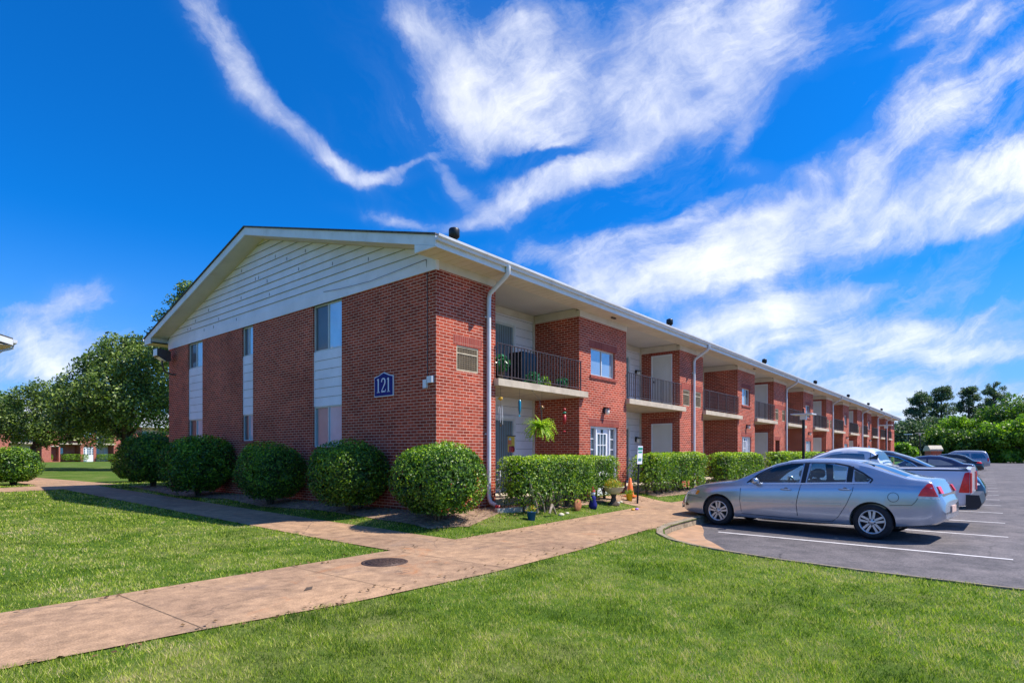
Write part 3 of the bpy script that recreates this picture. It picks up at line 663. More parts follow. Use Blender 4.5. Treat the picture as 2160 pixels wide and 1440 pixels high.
# the blue number sign: a thing of its own fixed to the gable
sg = empty('number_sign', (-.005, 1.73, 2.77), 0, 'navy blue sign with white border and the number 121 on the shaded brick gable', 'sign')
def arch(w, h, s, d): return [(-d, -w, s), (-d, w, s), (-d, w, h*.82), (-d, w*.55, h*.88), (-d, 0, h), (-d, -w*.55, h*.88), (-d, -w, h*.82)]
m = MB(); m.prism([(-.004, y, z) for _, y, z in arch(.345, .56, 0, 0)], (-.024, 0, 0)); m.build('sign_border', M['signwhite'], sg)
m = MB(); m.prism([(-.028, y, z) for _, y, z in arch(.325, .54, .02, 0)], (-.008, 0, 0)); m.build('sign_face', M['navy'], sg)
def stroke(m, pts, ws):                                                # ribbon in the sign plane, y runs to the left seen from outside
    for (a, b), w0, w1 in zip(zip(pts, pts[1:]), ws, ws[1:]):
        d = Vector((b[0]-a[0], b[1]-a[1])).normalized(); nn = Vector((-d.y, d.x))
        p = [(a[0]-nn.x*w0, a[1]-nn.y*w0), (a[0]+nn.x*w0, a[1]+nn.y*w0), (b[0]+nn.x*w1, b[1]+nn.y*w1), (b[0]-nn.x*w1, b[1]-nn.y*w1)]
        m.prism([(-.036, -x, z) for x, z in p], (-.006, 0, 0))
for cx in (-.185, .185):
    m = MB(); stroke(m, [(cx, .10), (cx, .42)], [.018, .018]); stroke(m, [(cx-.05, .105), (cx+.05, .105)], [.008, .008]); stroke(m, [(cx-.045, .385), (cx-.005, .415)], [.008, .012]); m.build('digit_one', M['signwhite'], sg)
m = MB(); stroke(m, [(-.065, .335), (-.06, .375), (-.035, .405), (0, .415), (.035, .405), (.058, .375), (.062, .335), (.05, .29), (.01, .23), (-.03, .175), (-.065, .125)], [.012, .013, .014, .012, .015, .018, .02, .018, .013, .01, .01]); stroke(m, [(-.07, .115), (.075, .115)], [.015, .015]); stroke(m, [(.07, .11), (.082, .165)], [.01, .006])
m.build('digit_two', M['signwhite'], sg)
# ------------------------------------------------------------------ foliage
def leaves(name, P, Nn, size, mat, parent=None, seed=0, aspect=0.55, jitter=0.8, loc=None, sunlit_top=0.0):
    """one mesh of small folded leaves at points P with normals Nn"""
    g = np.random.default_rng(seed); n = len(P)
    Nn = Nn + g.normal(0, jitter, (n, 3)); Nn /= np.linalg.norm(Nn, axis=1)[:, None] + 1e-9
    A = np.cross(Nn, g.normal(0, 1, (n, 3))); A /= np.linalg.norm(A, axis=1)[:, None] + 1e-9
    Bv = np.cross(Nn, A); s = size * g.uniform(0.6, 1.25, n)[:, None]
    v = np.empty((n, 4, 3), np.float32)
    v[:, 0] = P - A*s*.5; v[:, 1] = P - Bv*s*aspect*.5 + Nn*s*.10; v[:, 2] = P + A*s*.5; v[:, 3] = P + Bv*s*aspect*.5 + Nn*s*.10
    me = bpy.data.meshes.new(name); me.vertices.add(4*n); me.loops.add(4*n); me.polygons.add(n)
    me.vertices.foreach_set('co', v.ravel()); me.loops.foreach_set('vertex_index', np.arange(4*n, dtype=np.int32))
    me.polygons.foreach_set('loop_start', np.arange(0, 4*n, 4, dtype=np.int32)); me.update(calc_edges=True)
    at = me.attributes.new('rnd', 'FLOAT', 'FACE'); rv = g.beta(2.3, 3.0, n)
    if sunlit_top: zz = P[:, 2]; rv = rv + sunlit_top * np.clip((zz / zz.max() - .72) / .25, 0, 1) * g.random(n)      # sunlit look painted into the top leaves, as paler new shoots
    at.data.foreach_set('value', np.clip(rv, 0, 1).astype(np.float32))
    me.materials.append(mat); o = bpy.data.objects.new(name, me); COL.objects.link(o)
    if parent: o.parent = parent
    if loc: o.location = loc
    return o
def lump(D, g, k=7, amp=0.06):
    s = np.zeros(len(D))
    for _ in range(k):
        w = g.normal(0, 3.2, 3); s += np.sin(D @ w + g.uniform(0, 6.28))
    return 1 + amp * s / math.sqrt(k)
def clipped(n, rx, ry, rz, ex, seed, amp=0.04, shell=(0.80, 1.02), zcut=-0.8):
    """points in the outer layer of a clipped shrub (superellipsoid)"""
    g = np.random.default_rng(seed); D = g.normal(0, 1, (int(n*1.4), 3)); D /= np.linalg.norm(D, axis=1)[:, None]
    if ex > 2: # spread the samples evenly over a boxy form
        D = g.uniform(-1, 1, (int(n*1.4), 3)); ax = g.choice(3, len(D), p=[ry*rz/(ry*rz+rx*rz+rx*ry), rx*rz/(ry*rz+rx*rz+rx*ry), rx*ry/(ry*rz+rx*rz+rx*ry)])
        D[np.arange(len(D)), ax] = np.sign(g.uniform(-1, 1, len(D)))
    q = (np.abs(D)**ex).sum(1)**(1/ex); U = D / q[:, None]
    k = lump(U * np.array([rx, ry, rz]), np.random.default_rng(seed + 1), 9, amp) * g.uniform(shell[0], shell[1], len(D))**0.7
    P = U * k[:, None] * np.array([rx, ry, rz]); nn = np.sign(U) * np.abs(U)**(ex-1) / np.array([rx, ry, rz]); nn /= np.linalg.norm(nn, axis=1)[:, None]
    ok = P[:, 2] > zcut * rz; ok &= ~((P[:, 2] < -0.45*rz) & (g.random(len(D)) < 0.35))
    return P[ok][:n], nn[ok][:n]
def stems(mb, r, h, n, seed, spread=0.25):
    g = random.Random(seed)
    for k in range(n):
        a = g.uniform(0, 6.28); b = g.uniform(.25, 1) * spread
        mb.tube([(b*.3*math.cos(a), b*.3*math.sin(a), -.05), (b*.8*math.cos(a), b*.8*math.sin(a), h*.35), (r*.5*math.cos(a+.3), r*.5*math.sin(a+.3), h*.8)], [.028, .022, .012], 6)
def bush(cx, cy, r, ztop, label, seed, leaf=0.056, n=12500, zb=None, group='clipped round bushes'):
    z0 = g1(cx, cy) if zb is None else zb
    t = empty('round_bush', (cx, cy, z0), 0, label, 'bush', group); H = ztop - z0; rz = H * .5; r = r * 0.975
    P, nn = clipped(n, r, r, rz, 2.25, seed, .055, (.78, 1.03)); P[:, 2] += rz * 1.0
    gg = np.random.default_rng(seed + 77); st_ = gg.random(len(P)) < .05; P[st_] = np.array([0, 0, rz]) + (P[st_] - np.array([0, 0, rz])) * gg.uniform(1.0, 1.09, (st_.sum(), 1))
    for _ in range(5):                                             # thin places in the clipped surface
        c_ = P[gg.integers(len(P))]; d_ = np.linalg.norm(P - c_, axis=1); q_ = (d_ > gg.uniform(.10, .2)) | (gg.random(len(P)) < .3); P = P[q_]; nn = nn[q_]
    low = np.clip((rz*.75 - P[:, 2]) / rz, 0, 1)[:, None]; P[:, :2] *= (1 - .38 * low)
    leaves('foliage', P, nn, leaf, M['leaf_bush'], t, seed, sunlit_top=.35)
    P, nn = clipped(n // 5, r*.8, r*.8, rz*.84, 2.2, seed + 5, .05, (.75, 1.0)); P[:, 2] += rz; low = np.clip((rz*.75 - P[:, 2]) / rz, 0, 1)[:, None]; P[:, :2] *= (1 - .38 * low)
    leaves('inner_foliage', P, nn, leaf*2.4, M['leaf_bush'], t, seed+9, .8, .4)
    m = MB(); stems(m, r, H*.7, 9, seed); m.build('stem', M['stem'], t)
    return t
bush(-.50, -.62, .93, 1.69, 'large round bush at the brick corner beneath the junction boxes', 11, n=14500)
bush(-.72, 2.10, .88, 1.74, 'round bush below the blue number sign, second from the brick corner', 21)
bush(-.80, 5.40, .84, 1.73, 'dark round bush between the wide window and the middle narrow window', 31)
bush(-.85, 9.9, 1.06, 1.99, 'broad dark round bush under the narrow middle window strip', 41, .075)
bush(-.12, 15.95, 1.18, 2.27, 'largest dark round bush at the far corner under the flood light', 51, .085)
bush(.50, 20.5, .72, 1.75, 'small dark bush half hidden behind the one at the far corner', 61, .09, 4000)
bush(-3.45, 21.0, .95, 1.69, 'round bush standing alone beside the path, left edge of the view', 71, .085, 6500)
def hedge(cx, cy, lx, ly, ztop, label, seed, n, leaf=.06, ex=6, zlow=0.35, group='clipped box hedges along the front wall', mat='leaf_hedge'):
    z0 = g1(cx, cy); t = empty('hedge', (cx, cy, z0), 0, label, 'hedge', group)
    H = ztop - z0; rz = (H - .08) / 2
    P, nn = clipped(n, lx/2, ly/2, rz, ex, seed, .05, (.80, 1.02), -2); P[:, 2] += H - rz
    kk = (P[:, 2] > .55) | (np.random.default_rng(seed).random(len(P)) < np.clip((P[:, 2] - .06) / .34, .08, 1)); P = P[kk]; nn = nn[kk]
    leaves('foliage', P, nn, leaf, M[mat], t, seed, sunlit_top=.6)
    P, nn = clipped(n // 5, lx/2*.92, ly/2*.72, rz*.85, ex, seed+3, .04, (.8, 1), -2); P[:, 2] += H - rz; kk = P[:, 2] > .34; P = P[kk]; nn = nn[kk]
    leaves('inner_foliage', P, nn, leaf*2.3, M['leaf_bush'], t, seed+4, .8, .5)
    m = MB(); rr = random.Random(seed); k = max(3, int(lx/.5))
    for i in range(k):
        x = -lx/2*.85 + lx*.85*(i+.5)/k + rr.uniform(-.1, .1)
        for q in range(3): m.tube([(x, rr.uniform(-.06, .06), -.05), (x+rr.uniform(-.1, .1), rr.uniform(-.12, .12), .3), (x+rr.uniform(-.25, .25), rr.uniform(-.3, .3), .7)], [.03, .022, .012], 5)
    m.build('stem', M['stem'], t); return t
hedge(2.95, -.82, 3.0, 1.0, 1.42, 'near box hedge with a sunlit top in front of the corner patio', 101, 11000, .055)
hedge(5.35, -.55, 1.75, .78, 1.40, 'short box hedge below the entry door nearest the brick corner, behind the flower urn', 111, 6000, .055)
hedge(10.35, -.62, 4.6, 1.0, 1.50, 'box hedge right of the post sign, in front of the second patio', 121, 12500, .065)
hedge(16.6, -.75, 5.6, .95, 1.50, 'box hedge below the second downspout, left of the second entry door', 131, 11000, .075)
hedge(27.5, -.75, 13.0, .95, 1.56, 'long far box hedge behind the bonnet of the silver blue sedan', 141, 14000, .10)
hedge(42.0, -.75, 10.0, .95, 1.56, 'distant box hedge behind the white pickup cab', 151, 7000, .13)
hedge(58.0, -.75, 12.0, .95, 1.5, 'farthest box hedge towards the end of the long facade', 161, 5000, .16)

def crown_pts(clumps, n, seed, rim=0.55):
    g = np.random.default_rng(seed); vol = np.array([c[3]**2 for c in clumps]); idx = g.choice(len(clumps), n, p=vol/vol.sum())
    C = np.array([c[:3] for c in clumps])[idx]; rr = np.array([c[3] for c in clumps])[idx]
    D = g.normal(0, 1, (n, 3)); D /= np.linalg.norm(D, axis=1)[:, None]
    rad = rr * (rim + (1-rim) * g.random(n)**.6) * lump(D*2.2, np.random.default_rng(seed+1), 8, .16)
    P = C + D * rad[:, None] * np.array([1, 1, .78]); return P, D
def tree(name, x, y, z, H, trunk, clumps, nleaf, leaf, mat, label, cat, seed, group=None, forks=6, rim=.5, jit=.9, aspect=.6):
    t = empty(name, (x, y, z), 0, label, cat, group); g = random.Random(seed)
    P, D = crown_pts(clumps, nleaf, seed, rim); leaves('crown', P, D, leaf, mat, t, seed, aspect, jit)
    m = MB(); tr, hf, lean = trunk                                # trunk radius, fork height
    m.tube([(0, 0, -.2), (lean*.3, 0, hf*.4), (lean*.7, .05, hf)], [tr*1.35, tr, tr*.85], 10)
    for k in sorted(clumps, key=lambda c: -c[3])[:forks]:
        a = Vector((lean*.7, .05, hf*.95)); b = Vector(k[:3]); c = a.lerp(b, .5) + Vector((g.uniform(-.4, .4), g.uniform(-.4, .4), -abs(b.z-a.z)*.05))
        m.tube([a, c, b], [tr*.6, tr*.36, tr*.1], 7)
        for q in range(3):
            d = b + Vector((g.uniform(-1, 1), g.uniform(-1, 1), g.uniform(-.2, .8))) * k[3] * .8; m.tube([c, c.lerp(d, .5) + Vector((0, 0, .2)), d], [tr*.25, tr*.14, tr*.04], 5)
    m.build('trunk', M['bark'], t); return t
def blob(g, n, rx, ry, z0, z1, r0, r1, topw=.5):
    out = []
    for _ in range(n):
        h = g.random(); a = g.uniform(0, 6.28); w = (1 - (1-topw) * h) * math.sqrt(g.random())
        out.append((math.cos(a)*rx*w, math.sin(a)*ry*w, z0 + (z1-z0)*h, g.uniform(r0, r1)))
    return out
E_R, E_F = (0.6403, -0.7681), (0.7681, 0.6403)      # right and forward directions of the photographer's stand
def stand(px, F, cx=1080., f=1209.):
    r = (px - cx) / f * F
    return CAMX + E_R[0]*r + E_F[0]*F, CAMY + E_R[1]*r + E_F[1]*F
g = random.Random(3)
# the big spreading oak behind the gable's far corner (clumps written along right/forward axes)
def rf(cl): return [(E_R[0]*a + E_F[0]*b, E_R[1]*a + E_F[1]*b, c, d) for a, b, c, d in cl]
oak = rf([(0, 0, 8.6, 2.3), (-1.8, .5, 8.0, 2.0), (1.7, -.4, 8.0, 2.1), (3.0, .6, 6.6, 2.0), (-3.2, 0, 6.6, 1.9), (.4, -1.6, 6.2, 2.3), (-1.4, -1.5, 5.2, 2.2), (2.0, -1.6, 4.8, 2.2), (3.4, .5, 4.2, 1.8), (-3.9, -.6, 4.8, 1.7), (0, 1.8, 6.2, 2.4), (-2.2, 1.4, 4.6, 1.9), (1.2, .6, 9.4, 1.3), (-.6, -.2, 3.9, 1.9), (3.6, -1, 5.6, 1.5), (-2.9, -1, 3.8, 1.4), (.8, .2, 10.1, .9), (-2.7, .3, 8.3, 1.1), (-.8, .2, 9.7, 1.3), (-4.3, .2, 6.0, 1.3), (2.6, .2, 8.6, 1.4), (-4.6, -.2, 3.8, 1.2)])
tree('oak_tree', 6.7, 43.3, .15, 11, (.30, 2.3, .3), oak, 32000, .24, M['leaf_oak'], 'big spreading oak with a dark forked trunk behind the far end of the gable', 'tree', 201, None, 9, .45)
ok2 = rf([(a+2.1, b, c_, d_) for a, b, c_, d_ in [(0, 0, 4.9, 2.2), (-2.4, 0, 3.9, 2.0), (2.4, .3, 4.8, 2.2), (-3.8, .3, 3.1, 1.4), (.5, -1, 3.2, 1.8), (3.6, -.3, 3.2, 1.9), (-1.2, .5, 5.9, 1.3), (1.4, .2, 6.1, 1.5), (4.8, 0, 5.6, 1.8), (-5.0, .3, 3.9, 1.2)]])
x, y = stand(66, 50); tree('oak_tree', x, y, .15, 7, (.24, 2.0, .2), ok2 + rf([(-.6, 0, 6.3, 1.3), (.9, 0, 6.9, 1.2), (-2.2, 0, 5.3, 1.3), (3.4, 0, 6.4, 1.5)]), 24000, .22, M['leaf_oak'], 'lower spreading oak left of the big one, its branches over the far lawn', 'tree', 211, None, 7, .4)
tl = rf([(.1, 0, 12.4, 1.2), (-.9, 0, 11.3, 1.1), (-1.6, 0, 10.2, .9), (.5, 0, 13.6, .9), (1.0, 0, 13.2, 1.0), (-1.6, 0, 8.6, 1.0), (.9, .3, 10.8, 1.5), (-1.1, 0, 9.0, 1.2), (.3, .2, 9.2, 1.7), (1.6, 0, 9.0, 1.8), (.8, 0, 7.2, 2.0), (0, .2, 12.9, .7), (.9, .1, 12.4, .9)])
x, y = stand(384, 43); tree('oak_tree', x, y, .15, 14, (.26, 5.0, .1), tl, 16000, .21, M['leaf_oak'], 'tall thin topped tree rising behind the left slope of the gable roof', 'tree', 221, None, 8, .2, .9)
x, y = stand(-12, 60); tree('shade_tree', x, y, .15, 9, (.25, 3, 0), blob(g, 12, 2.0, 2.0, 3.5, 7.6, 1.0, 1.7), 7000, .26, M['leaf_green'], 'bright green tree cut off by the left edge of the view', 'tree', 231)
# trees beyond the parking lot
def pine(px, F, H, w, label, seed):
    x, y = stand(px, F); g = random.Random(seed); cl = []
    for k in range(74):
        h = g.random()**.85; z = H * (.32 + .66*h); a = g.uniform(0, 6.28); rr = w * (1.15 - .75*h) * math.sqrt(g.random()); cl.append((rr*math.cos(a), rr*math.sin(a), z, g.uniform(.6, 1.35)))
    t = empty('pine_tree', (x, y, 0), 0, label, 'tree', 'pines beyond the parking lot')
    P, D = crown_pts(cl, 10000, seed, .2); leaves('crown', P, D, .46, M['leaf_pine'], t, seed, .5, 1.2)
    m = MB(); m.tube([(0, 0, -.3), (.1, 0, H*.5), (0, .1, H*.97)], [.42, .32, .08], 8)
    for c in cl[::2]: m.tube([(0, 0, c[2]-.8), (c[0]*.6, c[1]*.6, c[2]-.25), c[:3]], [.12, .08, .03], 5)
    m.build('trunk', M['bark'], t)
pine(1940, 150, 17.4, 4.6, 'leftmost pine beyond the lot, nearest the end of the building', 301)
pine(1986, 152, 19.0, 4.4, 'second pine from the building, with a straight dark trunk', 311)
pine(2044, 154, 19.8, 4.0, 'tall pine with bare lower trunk, third from the building', 321)
pine(2096, 160, 21.6, 5.0, 'rightmost and tallest pine, rising behind the light green trees', 331)
wood = [(1902, 118, 9.5, 4.5, 'leaf_pine', 'dark rounded tree touching the far end wall of the building'), (1925, 128, 8.0, 5, 'leaf_green', 'bushy green tree between the building end and the leftmost pine'),
        (1905, 100, 3.6, 2.6, 'leaf_lime', 'small pale green tree low beside the far end of the building'), (1952, 140, 10.5, 5, 'leaf_pine', 'dark tree under the leftmost pine'), (1978, 132, 8.5, 4.5, 'leaf_green', 'mid green tree below the second pine'),
        (2018, 130, 10.5, 5, 'leaf_lime', 'lime green tree in the middle of the row beyond the lot'), (2004, 112, 7.0, 4, 'leaf_green', 'low leafy tree behind the silver estate car'), (2062, 128, 10.4, 5.2, 'leaf_lime', 'lime green tree below the gap between the two right pines'),
        (2055, 108, 6.6, 4.5, 'leaf_green', 'low green tree at the lot edge right of the silver estate car'), (2108, 122, 13.0, 5.4, 'leaf_green', 'large green tree in front of the rightmost pine'), (2118, 104, 8.0, 4.6, 'leaf_lime', 'yellow green tree low in front at the right of the lot'),
        (2150, 118, 15.0, 6.2, 'leaf_green', 'tall leafy tree near the right edge of the view'), (2168, 100, 9.6, 4.8, 'leaf_lime', 'bright leafy tree cut by the right edge of the view'), (2215, 112, 14, 6, 'leaf_green', 'tree just beyond the right edge')]
for k, (px, F, H, w, mt, lb) in enumerate(wood):
    x, y = stand(px, F); gg = random.Random(400 + k); cl = blob(gg, 26, w*.9, w*.9, H*.06, H*.82, w*.28, w*.48, .55)
    if px > 2200: continue
    tree('broadleaf_tree', x, y, GZL if y < -4 else 0, H, (.22, H*.2, .1), cl, 8500, .50, M[mt], lb, 'tree', 400 + 7*k, 'leafy trees beyond the parking lot', 6, .45)
# a far, unbroken belt of wood behind the single trees
P = []; D = []; gg = np.random.default_rng(9)
for px in np.arange(1880, 2500, 7.0):
    F = gg.uniform(150, 185); x, y = stand(px, F); h = gg.uniform(6, 11); n = 420
    d = gg.normal(0, 1, (n, 3)); d /= np.linalg.norm(d, axis=1)[:, None]; P.append(np.array([x, y, h*.5]) + d * np.array([4, 4, h*.52])); D.append(d)
for px in np.arange(-520, 420, 9.0):
    F = gg.uniform(150, 190); x, y = stand(px, F); h = gg.uniform(4, 7); n = 260
    d = gg.normal(0, 1, (n, 3)); d /= np.linalg.norm(d, axis=1)[:, None]; P.append(np.array([x, y, h*.5]) + d * np.array([5, 5, h*.52])); D.append(d)
tag(leaves('far_woodland', np.concatenate(P), np.concatenate(D), .9, M['leaf_pine'], None, 77, .6, .9), 'dark far off belt of woodland behind the lot and the lawn', 'woodland', None, 'stuff')

# ------------------------------------------------------------------ other apartment buildings
# the neighbour whose eave corner enters at the left edge; the gable windows mirror its gable
nb = empty('neighbour_building', (-4.3, 20.0, 0), 0, 'neighbouring brick apartment block, only its white eave corner showing at the left edge', 'building')
m = MB(); wall(m, (0, 0), (-1, 0), 14.8, -.1, 5.4, [(3.4, 4.7, 1.6, 5.3), (8, 8.7, 1.8, 5.3)], (0, 1)); wall(m, (0, 0), (0, 1), 45, -.1, 5.4, (), (-1, 0)); wall(m, (-14.8, 0), (0, 1), 45, -.1, 5.4, (), (1, 0)); m.build('brick_wall', M['brick'], nb)
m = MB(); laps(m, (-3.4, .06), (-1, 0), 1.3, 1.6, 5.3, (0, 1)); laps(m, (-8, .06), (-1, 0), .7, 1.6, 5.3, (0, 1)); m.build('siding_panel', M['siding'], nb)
m = MB(); zt = lambda x: 5.78 + (8.0 - abs(-x - 7.4)) * .27
for a, b in ((.6, -7.4), (-7.4, -15.4)):
    m.prism([(a, -.6, zt(a)), (b, -.6, zt(b)), (b, -.6, zt(b)+.05), (a, -.6, zt(a)+.05)], (0, 46.2, 0))
m.build('roof', M['shingle'], nb)
m = MB()
for a, b in ((.6, -7.4), (-7.4, -15.4)): m.prism([(a, -.6, zt(a)-.22), (b, -.6, zt(b)-.22), (b, -.6, zt(b)-.003), (a, -.6, zt(a)-.003)], (0, .035, 0))
m.box(.57, .60, -.56, 45, 5.55, 5.77); m.build('rake_board', M['white'], nb)
m = MB(); m.box(0, .565, -.56, 45, 5.55, 5.565); m.quad((.565, -.56, 5.57), (-7.4, -.56, zt(-7.4)-.2), (-7.4, 0, zt(-7.4)-.2), (.565, 0, 5.57)); m.build('soffit', M['cream'], nb)
m = MB(); m.quad((0, -.01, 5.4), (-14.8, -.01, 5.4), (-7.4, -.01, 7.7)); m.build('gable_siding', M['siding'], nb)
m = MB(); m.box(.605, .73, -.6, 45, 5.65, 5.77); m.tube([(.66, -.2, 5.66), (.66, -.2, 5.5), (.2, -.2, 5.3), (.07, -.2, 5.2), (.07, -.2, .3)], .045, 8); m.build('gutter', M['gutter'], nb)
# the far court building, seen under the oaks
ax, ay = stand(-330, 69); bx, by = stand(440, 111); LL = math.hypot(bx-ax, by-ay); rz = math.atan2(by-ay, bx-ax)
fb = empty('court_building', (ax, ay, .2), rz, 'far two storey red brick apartment block across the lawn, under the oak branches', 'building')
wb = MB(); k = 0
def along(px):                                                       # distance along the far facade seen in direction px
    d = (E_R[0]*(px-1080)/1209 + E_F[0], E_R[1]*(px-1080)/1209 + E_F[1]); e = (math.cos(rz), math.sin(rz)); q = (ax-CAMX, ay-CAMY)
    den = d[0]*e[1] - d[1]*e[0]; tt = (q[0]*e[1] - q[1]*e[0]) / den; return (CAMX + tt*d[0] - ax)*e[0] + (CAMY + tt*d[1] - ay)*e[1]
for kind, pa, pb in (('bal', -330, -250), ('pier', -250, -210), ('bal', -210, -150), ('stair', -150, -115), ('bal', -115, -60), ('pier', -60, 22), ('bal', 22, 88), ('shed', 88, 127), ('bbal', 127, 170), ('stair', 170, 203), ('bal', 203, 240), ('pier', 240, 300), ('bal', 300, 350), ('pier', 350, 440)):
    x, xe = along(pa), along(pb); L = xe - x; k += 1
    if kind in ('pier', 'shed'):
        hs = [(L*.5, L*.92, .1, 2.4)] if kind == 'shed' else []
        wall(wb, (x, 0), (1, 0), L, -.3, 5.9, hs, (0, 1), .9)
        if hs: wb.box(x+L*.5, x+L*.92, .88, .9, .1, 2.4); o = MB(); o.box(x+L*.46, x+L*.96, -.02, .02, 2.4, 2.5); o.build('lintel', M['cream'], fb)
    elif kind == 'stair':
        wall(wb, (x, 0), (1, 0), L, -.3, 5.9, [(.4, L-.4, 0, 2.4), (.5, L-.6, 3.9, 4.8)], (0, 1), .12)
        d = MB(); d.use(M['winwhite']); d.box(x+.4, x+L-.4, .05, .1, 0, 2.4); d.use(M['pane_dark'])
        W2 = L-.8
        for a in (.06, .38, .53, .68, .88):
            for q in range(3): d.box(x+.4+W2*a, x+.4+W2*a+.16, .03, .052, 1.15+q*.36, 1.42+q*.36)
        d.build('entry_door', None, fb); p = MB(); p.box(x+.5, x+L-.6, .05, .08, 3.9, 4.8); p.build('window', M['pane_blind'], fb)
    else:
        wall(wb, (x, 0), (0, 1), 1.7, -.3, 5.9, (), (-1, 0)); wall(wb, (xe, 0), (0, 1), 1.7, -.3, 5.9, (), (1, 0))
        b = MB(); b.box(x, xe, 1.66, 1.7, -.3, 5.9); b.build('recessed_wall', M['cream'] if kind == 'bal' else M['farbrick'], fb)
        s = MB(); s.box(x-.1, xe+.1, -.2, 1.65, 2.75, 2.98); s.build('balcony_slab', M['slab'], fb)
        if kind == 'bal': d = MB(); d.box(x+.3, x+L*.45, 1.60, 1.655, 0, 2.25); d.box(x+.3, x+L*.45, 1.60, 1.655, 3.0, 5.2); d.build('sliding_door', M['pane_curtain'] if k % 2 else M['pane_dark'], fb); d = MB(); d.box(x+L*.74, x+L*.95, 1.60, 1.655, 0, 2.25); d.build('storage_door', M['winwhite'], fb)
        else: d = MB(); d.box(x+.3, x+1.1, 1.60, 1.655, 1.1, 2.2); d.build('window', M['pane_dark'], fb)
        r = MB(); r.box(x, xe, -.05, -.02, 3.9, 3.95)
        for q in range(14): r.box(x + L*q/14, x + L*q/14 + .03, -.05, -.02, 2.98, 3.9)
        r.build('railing', M['iron'], fb)
    x = xe
wb.build('brick_wall', M['farbrick'], fb)
m = MB(); m.box(-1, x+1, -.02, 11, 5.9, 6.1); m.box(-1, x+1, -.7, -.02, 5.95, 6.05); m.build('soffit', M['cream'], fb)
m = MB(); m.box(-1, x+1, -.75, -.70, 5.9, 6.25); m.build('gutter', M['gutter'], fb)
m = MB(); m.prism([(-1, -.8, 6.2), (-1, 5.5, 8.9), (-1, 11.8, 6.2)], (x+2, 0, 0)); m.build('roof', pm('pale_roof', (.36, .38, .40), .9, var=.1), fb)
for q, (px, F, ln, lb) in enumerate(((96, 88, 1.5, 'short far hedge left of the dark doorway across the lawn'), (160, 91, 3.6, 'far hedge between the doorway and the white entry door across the lawn'), (229, 94.5, 3.3, 'far hedge right of the white entry door across the lawn'))):
    x, y = stand(px, F); t = empty('hedge', (x, y, .2), rz, lb, 'hedge', 'low hedges of the far building')
    P, nn = clipped(1800, ln/2, .6, .45, 6, 500+q, .05, (.8, 1.02), -2); P[:, 2] += .75; leaves('foliage', P, nn, .16, M['leaf_lime'], t, 500+q)
    mm = MB()
    for i in range(4): mm.tube([(-ln*.35 + ln*.7*i/3, 0, -.1), (-ln*.35 + ln*.7*i/3, 0, .5)], .05, 5)
    mm.build('stem', M['stem'], t)
